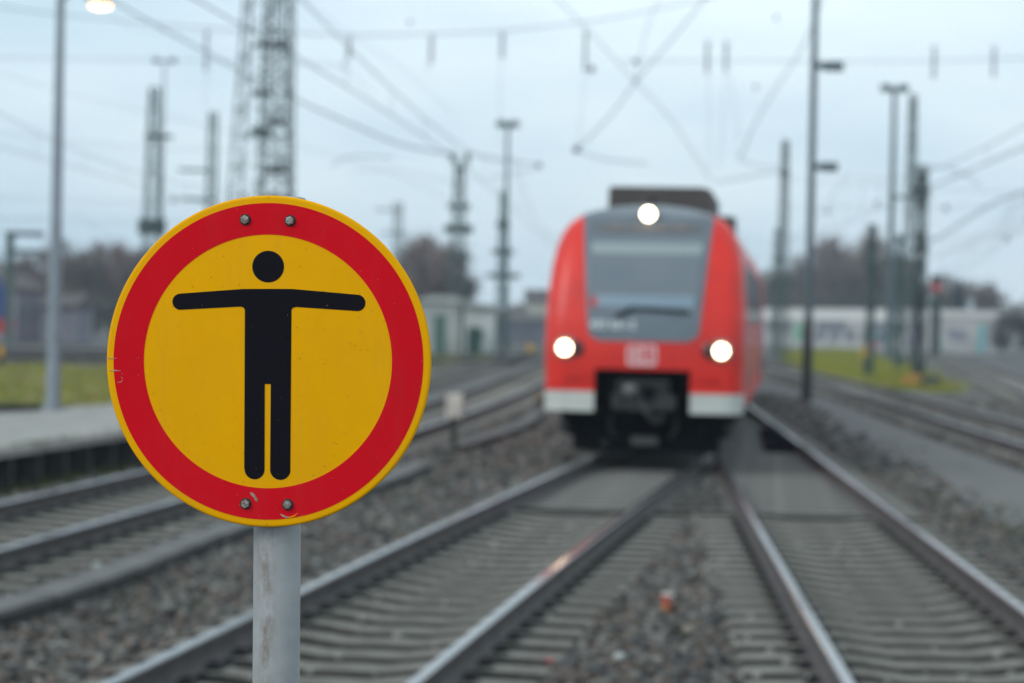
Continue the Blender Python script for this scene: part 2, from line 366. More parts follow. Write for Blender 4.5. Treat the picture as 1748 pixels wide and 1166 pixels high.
track('track on the right beyond the grey path, at the foot of the grass strip', xD, 26, 300, 28, 90, 0)
track('track curving away right of the grass strip', xF, 60, 230, 60, 110, 0)
track('outermost track at the right edge, in front of the white hall', xH, 60, 205, 60, 110, 0)
track('far track crossing behind the grass at the left edge, nearer one', lambda y: -27 + (y - 100) * 1.5, 92, 128, 92, 128, 0)
track('far track crossing behind the grass at the left edge, farther one', lambda y: -36 + (y - 112) * 1.5, 102, 146, 102, 146, 0)
# silted infill between the turnout bearers, smooth path, grass
sheet('turnout_infill', [(xA(26.9) - 1.5, 26.9), (xC(26.9) + 1.4, 26.9), (xC(60) + 1.4, 60), (xC(60) - 1.6, 60), (xA(40) - 1.4, 40)], -.075, M_siltd, kind='structure', label='fine silt filling the gaps between the turnout sleepers', cat='ground')
def band(fx, y0, y1, a, c, z, m, name, n=12, **kw):
    ys = [y0 + (y1 - y0) * i / n for i in range(n + 1)]
    b = MB(); b.add([(fx(y) + a, y, z) for y in ys] + [(fx(y) + c, y, z) for y in ys], [(i, n + 1 + i, n + 2 + i, i + 1) for i in range(n)])
    return b.build(name, m, **kw)
band(xA, 20.0, 26.9, -.72, .72, -.085, M_siltd, 'silted_ballast', kind='structure', label='dark silt lying between the rails of the train track', cat='ground')
band(xC, 22, 26.9, -.72, .72, -.085, M_siltd, 'silted_ballast', kind='structure', label='grey silt lying between the rails of the right track', cat='ground')
sheet('path', [(xC(19) + 2.4, 19), (xC(30) + 2.0, 30), (xC(45) + 1.7, 45), (xC(70) + 1.7, 70), (xC(120) + 1.8, 120), (xD(120) - 1.6, 120), (xD(72) - 1.5, 72), (xD(50) - 1.5, 50), (xD(32) - 1.5, 32), (7.4, 19)], -.05, M_path, kind='structure', label='smooth grey gravel path between two tracks', cat='path')
def ragged(p, amp, seed=1):
    q = random.Random(seed); o = []
    for i in range(len(p)):
        a_, c_ = Vector(p[i]), Vector(p[(i + 1) % len(p)]); n_ = max(1, int((c_ - a_).length / 2.5))
        for k in range(n_): v_ = a_.lerp(c_, k / n_); o.append((v_.x + q.uniform(-amp, amp), v_.y + q.uniform(-amp, amp) * 2))
    return o
gR = [(21.3, 188.8), (14.2, 120), (13.35, 100), (13.2, 88), (14.0, 80.5), (14.9, 81.5), (19.3, 112.4), (31.0, 219.7)]; gR = ragged(gR, .4)
sheet('grass', gR, -.03, M_grass, kind='structure', label='yellow green grass strip between the right hand tracks', cat='grass')
sheet('pale_verge', [(12.9, 84), (12.0, 60), (11.6, 45), (13.2, 42), (15.2, 60), (15.9, 77), (14.4, 79)], -.035, M_silt, kind='structure', label='pale gravel verge in front of the right grass strip', cat='ground')
gL = [(-45, 54), (-8.0, 54), (-7.2, 64), (-5.2, 84), (-3.6, 100), (-.4, 140), (-1, 150), (-8, 146), (-14, 94), (-45, 90)]; gL = ragged(gL, .4, 2)
sheet('grass', gL, -.03, M_grassB, kind='structure', label='brown and green grass strip behind the low platform', cat='grass')
def in_poly(x, y, p):
    c = np.zeros(len(x), bool); n = len(p)
    for i in range(n):
        x0, y0 = p[i]; x1, y1 = p[(i + 1) % n]
        k = ((y0 > y) != (y1 > y)) & (x < (x1 - x0) * (y - y0) / ((y1 - y0) or 1e-9) + x0); c ^= k
    return c
def blades(name, pts, h, wd, m, **kw):
    n = len(pts); a = rng.uniform(0, 6.28, n); hh = h * rng.uniform(.5, 1.3, n); wd = wd * rng.uniform(.6, 1.4, n)
    le = rng.normal(0, .35, (n, 2)) * hh[:, None]
    v = np.zeros((n, 3, 3)); v[:, 0] = pts; v[:, 1] = pts; v[:, 2] = pts
    v[:, 0, 0] -= np.cos(a) * wd / 2; v[:, 0, 1] -= np.sin(a) * wd / 2; v[:, 1, 0] += np.cos(a) * wd / 2; v[:, 1, 1] += np.sin(a) * wd / 2
    v[:, 2, :2] += le; v[:, 2, 2] += hh
    return np_mesh(name, v.reshape(-1, 3), np.arange(n * 3).reshape(-1, 3), m, **kw)
def np_mesh(name, v, f, m, parent=None, data_only=False, **kw):
    me = bpy.data.meshes.new(name); me.vertices.add(len(v)); me.vertices.foreach_set('co', v.astype(np.float32).ravel())
    k = f.shape[1]; me.loops.add(f.size); me.loops.foreach_set('vertex_index', f.astype(np.int32).ravel())
    me.polygons.add(len(f)); me.polygons.foreach_set('loop_start', np.arange(0, f.size, k, dtype=np.int32)); me.polygons.foreach_set('loop_total', np.full(len(f), k, np.int32))
    me.materials.append(m); me.update(calc_edges=True); me.validate()
    if data_only: return me
    return link(name, me, parent, **kw)
for poly, n, m_, lb in ((gR, 26000, M_blade, 'yellow green grass tufts on the strip between the right hand tracks'), (gL, 26000, M_blade, 'short tufted grass behind the low platform')):
    p = np.array(poly); x = rng.uniform(p[:, 0].min(), p[:, 0].max(), n * 3); y = rng.uniform(p[:, 1].min(), p[:, 1].max(), n * 3)
    k = in_poly(x, y, poly) & (np.abs(x) < y * .26 + 2); x = x[k][:n]; y = y[k][:n]
    cl = .5 + .5 * np.sin(x * 1.9 + np.sin(y * .35) * 2) * np.sin(y * .23 + x * .6)
    hh = (.12 + .40 * cl ** 2) if poly is gR else .07 + .16 * cl
    x = x + rng.normal(0, .3, len(x))
    blades('grass', np.c_[x, y, np.full(len(x), -.04)], hh, .07, m_, kind='stuff', label=lb, cat='grass')

# ------------------------------------------------------------------ ballast stones
def track_d(fx, x, y):
    ys = np.linspace(5, 110, 120); xs = np.array([fx(q) for q in ys]); return x - np.interp(y, ys, xs)
def stones(name, x, y, z, size, m, **kw):
    n = len(x)
    base = np.array([(-1, -1, -1), (1, -1, -1), (1, 1, -1), (-1, 1, -1), (-1, -1, 1), (1, -1, 1), (1, 1, 1), (-1, 1, 1)], float) * .5
    v = base[None] * (1 + rng.uniform(-.45, .35, (n, 8, 3))) * np.array([1, .8, .62]) * (size * rng.uniform(.55, 1.45, n))[:, None, None]
    a = rng.uniform(0, 6.28, n); b = rng.normal(0, .5, n)
    c, s = np.cos(b), np.sin(b); yy = v[..., 1] * c[:, None] - v[..., 2] * s[:, None]; zz = v[..., 1] * s[:, None] + v[..., 2] * c[:, None]
    v[..., 1] = yy; v[..., 2] = zz
    c, s = np.cos(a), np.sin(a); xx = v[..., 0] * c[:, None] - v[..., 1] * s[:, None]; yy = v[..., 0] * s[:, None] + v[..., 1] * c[:, None]
    v[..., 0] = xx + x[:, None]; v[..., 1] = yy + y[:, None]; v[..., 2] += z[:, None]
    q = np.array([(0, 3, 2, 1), (4, 5, 6, 7), (0, 1, 5, 4), (1, 2, 6, 5), (2, 3, 7, 6), (3, 0, 4, 7)])
    f = (q[None] + (np.arange(n) * 8)[:, None, None]).reshape(-1, 4)
    return np_mesh(name, v.reshape(-1, 3), f, m, **kw)
X, Y, Z, S, DK = [], [], [], [], []
for y0, y1, den, sz in ((10.5, 16, 620, .05), (16, 22, 480, .052), (22, 30, 270, .062), (30, 44, 110, .085), (44, 75, 34, .12)):
    wmax = .212 * y1 + 1.2; n = int(den * 2 * wmax * (y1 - y0))
    x = rng.uniform(-wmax, wmax, n); y = rng.uniform(y0, y1, n); keep = np.abs(x) < .212 * y + 1.0
    dA, dC, dB = track_d(xA, x, y), track_d(xC, x, y), track_d(xB, x, y)
    dD = track_d(xD, x, y)
    z = rng.uniform(-.12, -.02, n)
    near = (np.abs(dA) < 1.25) | (np.abs(dC) < 1.25)
    phase = (y - 8) / .6 % 1; on_sl = (phase < .24) | (phase > .76)
    # inside the tracks stones lie in the cribs only
    keep &= ~(near & (y < 27) & on_sl & (rng.random(n) > .05))
    z = np.where(near & (y < 27), rng.uniform(-.17, -.125, n), z)
    inner = ((np.abs(dA) < .7) & (y > 20.2)) | ((np.abs(dC) < .7) & (y > 22.2)); keep &= ~(inner & (rng.random(n) > .15))
    turn = (y > 27) & (dA > -1.35) & (dC < 1.35)
    vee = turn & (dA > .95) & (dC < -.95) & (rng.random(n) < .9)
    keep &= ~(turn & ~vee & (rng.random(n) > .03)); z = np.where(vee, rng.uniform(-.02, .02, n), z)
    for d in (dA, dC, dB, dD): keep &= ~((np.abs(np.abs(d) - .7535) < .11))
    pathm = (dC > 1.9 + .012 * (y - 20) + rng.normal(0, .3, n)) & (dD < -1.3) & (y > 20); keep &= ~(pathm & (rng.random(n) > .004))
    nb = (np.abs(dB) < 1.25); z = np.where(nb, rng.uniform(-.15, -.09, n), z)
    plat = (x < -5.6 + .141 * (y - 28.4)) ; keep &= ~plat
    X.append(x[keep]); Y.append(y[keep]); Z.append(z[keep]); S.append(np.full(keep.sum(), sz)); DK.append(((near & (y < 27)) | nb | turn)[keep] & (rng.random(keep.sum()) < .9))
X, Y, Z, S, DK = map(np.concatenate, (X, Y, Z, S, DK))
stones('ballast', X[DK], Y[DK], Z[DK], S[DK], M_stoned, kind='stuff', label='dark ballast with painted-in shade between the sleepers of the tracks', cat='ballast')
stones('ballast', X[~DK], Y[~DK], Z[~DK], S[~DK], M_stone, kind='stuff', label='crushed grey and brown ballast stones beside the tracks', cat='ballast')
n = 260; xx = rng.uniform(-3.4, 3.4, n); yy = rng.uniform(13, 26, n)
stones('pale_stones', xx, yy, np.full(n, -.03), rng.uniform(.03, .06, n), M_stoneP, kind='stuff', label='scattered pale stones among the dark ballast', cat='gravel')
# moss and weeds in patches
pw = []
for cx, cy, sx, sy, n in ((-1.25, 33, .5, 2.2, 900), (-2.6, 18, .35, 1.1, 300), (5.2, 27, .5, 2.5, 700), (5.0, 33, .5, 4, 600), (-5.75, 27, .3, 4, 900), (-5.45, 33, .3, 4, 900), (6.4, 24, .5, 1.5, 300)):
    pw.append(np.c_[rng.normal(cx, sx, n), rng.normal(cy, sy, n), np.full(n, -.08)])
blades('moss_and_weeds', np.concatenate(pw), .075, .035, M_weed, kind='stuff', label='sparse green moss and weeds among the stones', cat='weeds')

def one_stone(p, s, m_, name, lb, cat, seed):
    r2 = random.Random(seed); b = MB(); b.lathe([(.25 * s, -.3 * s), (.5 * s, -.12 * s), (.52 * s, .1 * s), (.3 * s, .32 * s), (.08 * s, .38 * s)], 8)
    b.v = [tuple(c * (1 + r2.uniform(-.15, .15)) for c in v) for v in b.v]
    return b.build(name, m_, loc=p, label=lb, cat=cat, smooth=True)
M_pst = mat('pale_stone', (.42, .43, .41), .8, c2=(.33, .34, .32), scale=30)
one_stone(G(166, 966, .0), .085, M_pst, 'stone', 'round pale stone between the cable trough and the left track', 'stone', 1)
one_stone(G(1058, 1122, .0), .08, M_pst, 'stone', 'pale stone on the ballast below the red cup', 'stone', 2)
one_stone(G(1175, 1076, .0), .075, mat('tan_stone', (.27, .24, .19), .8), 'stone', 'tan stone on the ballast right of the red cup', 'stone', 3)
one_stone(G(821, 830, .0), .13, mat('grey_brown_stone', (.2, .19, .18), .8), 'stone', 'greyish brown stone left of the train track near the marker post', 'stone', 4)
M_rs = mat('red_scrap', (.34, .07, .07), .6)
one_stone(G(938, 1128, .0), .05, M_rs, 'plastic_scrap', 'small red scrap beside the sleeper ends left of the pale stone', 'litter', 5)
# red and orange paper cup
cup = empty('paper_cup', 'red, white and orange paper cup standing on the ballast between the tracks', 'cup', G(1136, 1047, -.04))
cup.rotation_euler = (0, R(6), R(15)); cup.scale = (.85, .85, .87)
b = MB(); b.lathe([(.038, .0), (.044, .07)], 20); b.build('cup_base', M_cupo, cup, smooth=False)
b = MB(); b.lathe([(.0442, .07), (.050, .15)], 20); b.build('cup_body', M_cupr, cup)
b = MB(); b.lathe([(.053, .15), (.053, .162), (.046, .175), (.02, .178)], 20); b.build('lid', M_cupw, cup)
b = MB(); b.prism([(.0, -.052), (.046, -.022), (.046, -.012), (0, -.04)], .085, .15); b.build('label_patch', M_cupw, cup)

# ------------------------------------------------------------------ cable trough, in slabs
def trough(pts, lb):
    pts = [Vector(p) for p in pts]; t = empty('cable_trough', lb, 'cable trough', pts[0])
    L_ = [0]
    for a_, c_ in zip(pts, pts[1:]): L_.append(L_[-1] + (c_ - a_).length)
    def at(s): return Vector((np.interp(s, L_, [p.x for p in pts]), np.interp(s, L_, [p.y for p in pts]), 0))
    s = 0
    while s < L_[-1] - .3:
        a_, c_ = at(s + .012), at(min(s + .99, L_[-1])); ctr = (a_ + c_) / 2; d = c_ - a_; az = math.atan2(d.y, d.x); l = d.length / 2
        b = MB(); b.box(-l, l, -.145, .145, .045, .09); b.build('cover_slab', M_trough, t, loc=ctr - pts[0] + Vector((0, 0, random.uniform(-.004, .006))), rot=(0, 0, az + random.uniform(-.02, .02)))
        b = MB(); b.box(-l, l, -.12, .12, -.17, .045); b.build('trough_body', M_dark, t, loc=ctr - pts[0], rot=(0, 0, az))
        s += 1.0
trough([(-4.15, 13.0, 0), (-3.62, 15.3, 0), (-3.3, 16.8, 0), (-3.07, 18.2, 0), (-2.93, 19.9, 0), (-2.7, 22.0, 0), (-2.4, 24.2, 0), (-1.85, 27.9, 0), (-1.42, 31.0, 0), (-1.22, 33.6, 0)], 'long concrete cable trough curving along the ballast behind the sign')
trough([(-1.02, 37.5, 0), (-.72, 39.2, 0), (-.2, 43, 0), (.25, 47, 0), (.65, 53.5, 0)], 'short far length of cable trough between the marker post and the train')

# ------------------------------------------------------------------ marker post, machine cover
p = G(774, 778, -.05); t = empty('marker_post', 'short dark post with a square white top, left of the train', 'marker post', p)
b = MB(); b.box(-.055, .055, -.05, .05, -.05, .60); b.build('post', M_markd, t)
b = MB(); b.box(-.125, .125, -.04, .04, .58, .97); b.box(-.105, .105, -.055, -.04, .60, .95); b.build('marker_plate', M_mark, t)
t = empty('point_machine_cover', 'black steel cover plate inside the right rail, beside the train', 'machine cover', (4.66, 43.2, 0), (0, 0, -.05))
b = MB(); b.prism([(-.28, -3.6), (.2, -3.6), (.22, 4.2), (.02, 4.2)], .02, .07); b.build('cover_plate', M_plate, t)

# ------------------------------------------------------------------ platform
pf = lambda y: -5.99 + .141 * (y - 28.39); pk = lambda y: -8.1 + .17 * (y - 38.6)
t = empty('platform', 'low concrete platform edge with dark supports under it, at the left', 'platform', (0, 0, 0))
b = MB(); b.prism([(pk(13), 13), (pf(13) - .5, 13), (pf(46) - .5, 46), (pk(46), 46)], .36, .425); b.build('deck', M_slab, t)
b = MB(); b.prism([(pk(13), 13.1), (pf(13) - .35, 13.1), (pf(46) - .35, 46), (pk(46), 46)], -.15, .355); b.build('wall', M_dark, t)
y = 13
while y < 45.9:
    b = MB(); a0, a1 = pf(y + .01), pf(y + .985)
    b.prism([(a0 - .498, y + .01), (a0, y + .01), (a1, y + .985), (a1 - .498, y + .985)], .33, .432); b.build('edge_slab', M_slab, t)
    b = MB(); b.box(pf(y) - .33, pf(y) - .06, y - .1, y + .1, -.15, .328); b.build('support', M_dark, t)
    y += 1.0
pw = np.c_[np.concatenate([pf(q) + rng.normal(-.08, .05, 40) for q in np.arange(14, 45, .6)]), np.repeat(np.arange(14, 45, .6), 40) + rng.uniform(0, .6, 52 * 40)]
pw = np.c_[pw, np.full(len(pw), .42)]; pw = pw[rng.random(len(pw)) < (.25 + .6 * (np.sin(pw[:, 1] * 1.3) > .2))]
blades('moss_and_weeds', pw, .05, .03, M_weed, kind='stuff', label='green moss along the platform edge', cat='weeds')

# ------------------------------------------------------------------ sign
a_ = R(7.5); lean = R(-.75); HC = 2.12
Cw = P(456.7, 617, 3.06)
Rm = Matrix.Rotation(-a_, 4, 'Z') @ Matrix.Rotation(lean, 4, 'Y')
bx, by = .0035, .046
root_loc = Cw + Rm @ Vector((bx, by, -HC))
sg = empty('warning_sign', 'round red and yellow no entry sign with a black figure on a grey post', 'sign', root_loc, Rm.to_euler())
O = Vector((-bx, -by, HC))        # sign centre in the root's frame
def SX(px, py): return ((px - 457.2) * .42 / 553, (617 - py) * .42 / 567)
def disc(r, y0, y1, n=128): return [(r, y0), (r, y1)]
MO = Matrix.Translation(O)
b = MB()
prof = [(.2, .004), (.2095, .004), (.21, .001), (.2092, -.0012), (.2078, -.0020), (.2055, -.0022), (.001, -.0022)]
n = 160
for i, (r, yy) in enumerate(prof):
    for k in range(n): b.v.append(tuple(MO @ Vector((r * math.cos(2*math.pi*k/n), yy, r * math.sin(2*math.pi*k/n)))))
for i in range(len(prof) - 1):
    for k in range(n): b.f.append((i*n+k, i*n+(k+1) % n, (i+1)*n+(k+1) % n, (i+1)*n+k)); b.m.append(1 if i < 2 else 0)
b.f.append(tuple(range(n))); b.m.append(1)
o = b.build('sign_plate', [M_yel, M_alu], sg); smooth_by_angle(o, 50)
b = MB(); ro, ri = .2003, .1604
for r, yy in ((ri, -.0022), (ri, -.0026), (ro, -.0026), (ro, -.0022)):
    for k in range(n): b.v.append(tuple(MO @ Vector((r * math.cos(2*math.pi*k/n), yy, r * math.sin(2*math.pi*k/n)))))
for i in range(3):
    for k in range(n): b.f.append((i*n+k, i*n+(k+1) % n, (i+1)*n+(k+1) % n, (i+1)*n+k)); b.m.append(0)
b.build('red_ring', M_red, sg)
def arc(cx, cy, r, a0, a1, k=12): return [(cx + r * math.cos(R(a0 + (a1 - a0) * i / k)), cy - r * math.sin(R(a0 + (a1 - a0) * i / k))) for i in range(k + 1)]
def flat(name, pts, m_, y0=-.0022, y1=-.0027):
    q = [SX(*p) for p in pts]; b = MB(); k = len(q)
    vs = [MO @ Vector((x, yy, z)) for yy in (y0, y1) for x, z in q]
    b.add(vs, [tuple(range(k, 2 * k))] + [(i, (i + 1) % k, k + (i + 1) % k, k + i) for i in range(k)])
    return b.build(name, m_, sg)
flat('figure_head', arc(457.8, 455, 27, 0, 360, 47)[:-1], M_blk)
fig = [(458, 493), (500, 493)] + arc(609, 516, 14, 88, -88, 14) + [(609, 529.8), (505, 523.5)] + arc(504, 530, 6, 80, 180, 6) + \
    [(498, 800)] + arc(481, 801.5, 17.3, 0, -180, 18) + [(463.8, 655.5), (453.6, 655.5)] + arc(437.2, 801.5, 17, 0, -180, 18) + \
    [(419.5, 800)] + [(418.8, 530)] + arc(412.5, 530, 6, 0, 100, 6) + [(412, 523.5), (308.5, 529.8)] + arc(308.5, 516, 14, -92, -268, 14) + [(415, 493.5)]
flat('figure_body', fig, M_blk)
# worn marks
def chip(pts, m_=M_chip): flat('scratch', pts, m_, -.0022, -.00285)
def stroke(pts, w_):
    l, r_ = [], []
    for i, (x, y) in enumerate(pts):
        x0, y0 = pts[max(i - 1, 0)]; x1, y1 = pts[min(i + 1, len(pts) - 1)]; d = math.hypot(x1 - x0, y1 - y0) or 1
        nx, ny = -(y1 - y0) / d, (x1 - x0) / d; ww = w_ * (1 if 0 < i < len(pts) - 1 else .25)
        l.append((x + nx * ww, y + ny * ww)); r_.append((x - nx * ww, y - ny * ww))
    return l + r_[::-1]
chip([(429.5, 841.5), (433, 841), (438, 844.5), (440.5, 849), (442.5, 852), (441.5, 856.5), (438.5, 854), (436, 849.5), (432, 846.5)])
chip(stroke([(441, 852), (443, 855), (442, 858)], 1.2), mat('rust_fleck', (.25, .07, .03), .8))
chip(stroke([(481.5, 877), (486, 880), (492, 882.5), (497, 883)], 1.5))
chip(stroke([(490, 881), (498, 882.5), (505, 880), (511, 875)], .9), M_yel)
chip(stroke([(180.8, 613), (189, 614.5), (199, 614)], .7)); chip(stroke([(186.5, 635.8), (196, 635.2), (206.5, 635.6)], .9))
chip(stroke([(200, 655.5), (206, 655), (210, 652)], .7)); chip(stroke([(206, 645), (209.5, 648), (207.5, 650.5)], .5))
r2 = random.Random(3); sp = MB(); spd = MB()
for i in range(170):
    an = r2.uniform(0, 6.28); rr = math.sqrt(r2.random()) * .2; sz = r2.choice([.00025, .0003, .0004, .00055]); x, z = rr * math.cos(an), rr * math.sin(an)
    red = rr > .162; tgt = sp if red or r2.random() < .2 else spd
    tgt.prism([(x + sz * math.cos(k * 1.257), z + sz * r2.uniform(.6, 1.5) * math.sin(k * 1.257)) for k in range(5)], .0022, .0029, 0, MO @ Matrix.Rotation(R(90), 4, 'X'))
sp.build('paint_flecks', mat('pale_fleck', (.5, .2, .2), .6), sg, kind='stuff'); spd.build('dirt_flecks', mat('dirt_fleck', (.16, .09, .02), .8), sg, kind='stuff')
for r_x, r_y in ((457.5, 336.8, ), (458.2, 895.5)): chip(stroke([(r_x, r_y - 2), (r_x + .3, r_y + 2.2)], .5), mat('grommet_brown', (.2, .06, .02), .7))
for px, py in ((418.4, 375), (494.6, 376.6), (422.6, 860.6), (494.2, 860.8)):
    x, z = SX(px, py); Mb = MO @ Matrix.Translation((x, -.0026, z)) @ Matrix.Rotation(R(90), 4, 'X') @ Matrix.Rotation(r2.uniform(0, 1), 4, 'Z')
    b = MB(); b.lathe([(.0056, 0), (.0060, .003), (.0052, .0048), (.0012, .0052)], 6, Mb); bo = b.build('bolt', M_bolt, sg)
    b = MB(); b.lathe([(.0075, -.0004), (.0072, .0012), (.0055, .0014)], 24, Mb); b.build('washer', M_rub, bo)
b = MB(); b.tube([(0, 0, -.35), (0, 0, HC + .205)], .0302, 64); o = b.build('post', M_post, sg); smooth_by_angle(o, 40)
b = MB(); b.lathe([(.0335, HC + .196), (.0335, HC + .2085), (.029, HC + .2105)], 48); o = b.build('post_cap', M_alu, sg); smooth_by_angle(o, 40)
for z in (HC + .18, HC - .18):
    b = MB(); b.lathe([(.0335, z - .012), (.0335, z + .012)], 48); b.box(-.062, .055, -.042, -.03, z - .012, z + .012); o = b.build('bracket', M_alu, sg); smooth_by_angle(o, 40)

# ------------------------------------------------------------------ train
TY = 33.2; TX = xA(TY); HEAD = math.atan((xC(51) - .2 - TX) / (51 - TY)) - R(1.6)
tr = empty('regional_train', 'red regional train with three lit headlamps coming towards the camera', 'train', (TX, TY, .1725), (0, 0, -HEAD))
WZ = [(.68, 1.365), (1.25, 1.38), (1.6, 1.385), (2.2, 1.375), (2.7, 1.335), (2.95, 1.29), (3.15, 1.225), (3.30, 1.13), (3.41, 1.0), (3.48, .82), (3.54, .57), (3.58, .30), (3.595, .04)]
def halfw(z): return float(np.interp(z, [q[0] for q in WZ], [q[1] for q in WZ]))
def rake(z): return float(np.interp(z, [.6, 1.5, 1.9, 2.4, 2.9, 3.3, 3.45, 3.54, 3.6], [0, 0, .05, .2, .42, .66, .80, 1.0, 1.35]))
def front(x, z): return rake(z) + .10 * (x / 1.38) ** 2
def plan(z, Lb, inset=0.):
    wd = halfw(z) - inset; r = min(.32, wd * .5); f = rake(z); pts = []
    pts.append((-wd, Lb)); pts.append((-wd, f + 1.2 + .4))
    for i in range(7):                       # left corner
        an = math.pi - (math.pi / 2) * i / 6; pts.append((-wd + r + r * math.cos(an), front(wd - r, z) + r * .9 - r * .9 * math.sin(an)))
    for i in range(1, 8): x = -(wd - r) + 2 * (wd - r) * i / 8; pts.append((x, front(x, z)))
    for i in range(7):
        an = math.pi / 2 - (math.pi / 2) * i / 6; pts.append((wd - r + r * math.cos(an), front(wd - r, z) + r * .9 - r * .9 * math.sin(an)))
    pts.append((wd, f + 1.6)); pts.append((wd, Lb)); return pts
CL = 17.2
zs = [1.265, 1.45, 1.6, 1.8, 2.0, 2.2, 2.45, 2.7, 2.95, 3.08, 3.15, 3.23, 3.30, 3.36, 3.41, 3.45, 3.48, 3.51, 3.54, 3.56, 3.58, 3.595]
b = MB(); k = None
for z in zs:
    p = plan(z, CL); k = len(p); b.v += [(x, y, z) for x, y in p]
for i in range(len(zs) - 1):
    for j in range(k - 1):
        zz = zs[i]; b.f.append((i*k+j, i*k+j+1, (i+1)*k+j+1, (i+1)*k+j)); b.m.append(1 if (zz >= 3.44 or (zz >= 3.3 and j in (0, k - 2))) else 0)
    b.f.append((i*k+k-1, i*k, (i+1)*k, (i+1)*k+k-1)); b.m.append(0)
b.f.append(tuple(range(k))[::-1]); b.m.append(0); b.f.append(tuple((len(zs)-1)*k + j for j in range(k))); b.m.append(1)
o = b.build('body', [M_tr, M_roof], tr); smooth_by_angle(o, 40)
# lower aprons either side of the coupler opening
for s in (-1, 1):
    for nm, z0, z1, mm in (('apron', .955, 1.262, M_tr), ('bumper_skirt', .675, .95, M_white)):
        b = MB(); pts = []
        w_ = 1.37; r = .3
        pts = [(.66, 1.5), (.66, front(.66, 1) + .0)] + [(x, front(x, 1)) for x in (.85, w_ - r)] + \
              [(w_ - r + r * math.sin(math.pi/2 * i / 6), front(w_ - r, 1) + r * .9 * (1 - math.cos(math.pi/2 * i / 6))) for i in range(1, 7)] + [(w_, 1.5)]
        if nm == 'bumper_skirt': pts = [(x, y - (.012 if y < 1.4 else 0)) for x, y in pts]
        b.prism([(s * x, y) for x, y in pts], z0, z1); o = b.build(nm, mm, tr); smooth_by_angle(o, 40)
    b = MB(); b.box(s * 1.30 if s > 0 else -1.37, 1.37 if s > 0 else -1.30, 1.55, CL, .72, 1.26); b.build('side_skirt', M_tr, tr)
def panel(name, z0, z1, w0, w1, m_, off=.012, xo=0., parent=tr, nx=12, nz=10, wf=None, rnd=0.):
    b = MB(); vs = []
    for j in range(nz + 1):
        z = z0 + (z1 - z0) * j / nz; hw = wf(z) if wf else w0 + (w1 - w0) * j / nz
        if rnd and z - z0 < rnd: hw -= rnd - math.sqrt(max(0, rnd**2 - (rnd - (z - z0))**2))
        for i in range(nx + 1):
            x = xo + hw * (2 * i / nx - 1); vs.append((x, front(x, z) - off, z))
    n_ = nx + 1
    back = [(x, y + off + .02, z) for x, y, z in vs]; q = len(vs)
    fs = [(j*n_+i, j*n_+i+1, (j+1)*n_+i+1, (j+1)*n_+i) for j in range(nz) for i in range(nx)]
    edge = [i for i in range(n_)] + [j*n_+nx for j in range(1, nz+1)] + [nz*n_+i for i in range(nx-1, -1, -1)] + [j*n_ for j in range(nz-1, 0, -1)]
    fs += [(edge[i], q + edge[i], q + edge[(i+1) % len(edge)], edge[(i+1) % len(edge)]) for i in range(len(edge))]
    b.add(vs + back, fs); o = b.build(name, m_, parent); smooth_by_angle(o, 45); return o
wsf = panel('windscreen_surround', 1.655, 3.40, .755, .915, M_grey, .012, nz=22, rnd=.14)
panel('roof_cap', 3.405, 3.585, 0, 0, M_roof, .014, wf=lambda z: min(.93, halfw(z) - .05), nz=8)
ws = panel('windscreen', 2.07, 3.13, .70, .80, M_glass, .018)
panel('sun_blind', 2.86, 3.02, .755, .785, M_blind, .022, parent=ws, nz=3)
panel('dashboard_ledge', 2.13, 2.29, .66, .70, M_dash, .022, parent=ws, nz=3)
panel('red_lamp', 2.12, 2.26, .05, .05, mat('cab_red', (.45, .05, .06), .4), .026, xo=-.70, parent=ws, nx=2, nz=2)
dd = panel('destination_display', 3.16, 3.32, .76, .78, M_led, .018, nz=3)
b = MB(); P0 = Vector((-.40, front(-.4, 2.0) - .05, 1.98)); P1 = Vector((-.18, front(0, 2.12) - .05, 2.12)); P2 = Vector((.62, front(.6, 2.08) - .06, 2.08))
b.bar(P0, P1, .07, .03); b.bar(P1, P2, .045, .03); b.build('wiper', M_black, tr)
def put_text(name, body, size, x, z, m_, off, parent=tr, tilt=0., ex=.002, bold=0.):
    me = text_mesh(body, size, ex, bold); me.materials.append(m_)
    o = link(name, me, parent, (x, front(x, z) - off, z), (R(90) - tilt, 0, 0)); return o
tilt = math.atan((rake(1.95) - rake(1.75)) / .2)
put_text('running_number', '425 031-2', .155, -.42, 1.87, M_num, .016 + .02, tilt=tilt, bold=.004)
put_text('display_text', 'RE 6  Hannover Hbf', .13, 0, 3.24, M_ledt, .035, parent=dd, tilt=math.atan(.24 / .4) + 0)
# logo
def rrect(w_, h_, r_, k=5):
    return [(cx + r_ * math.cos(R(a0 + 90 * i / k)), cz + r_ * math.sin(R(a0 + 90 * i / k))) for cx, cz, a0 in ((w_/2-r_, h_/2-r_, 0), (-w_/2+r_, h_/2-r_, 90), (-w_/2+r_, -h_/2+r_, 180), (w_/2-r_, -h_/2+r_, 270)) for i in range(k + 1)]
lg = empty('logo', None, None, (-.01, front(0, 1.46) - .004, 1.462), (R(90), 0, 0)); lg.parent = tr
for nm, (w_, h_, r_), z0, z1, mm in (('logo_border', (.43, .30, .05), 0, .004, M_logor), ('logo_field', (.41, .28, .045), .0035, .007, M_logo), ):
    b = MB(); b.prism(rrect(w_, h_, r_), z0, z1); b.build(nm, mm, lg)
me = text_mesh('DB', .27, .001, .006); me.materials.append(M_logor); link('logo_letters', me, lg, (0, .0, .0085))
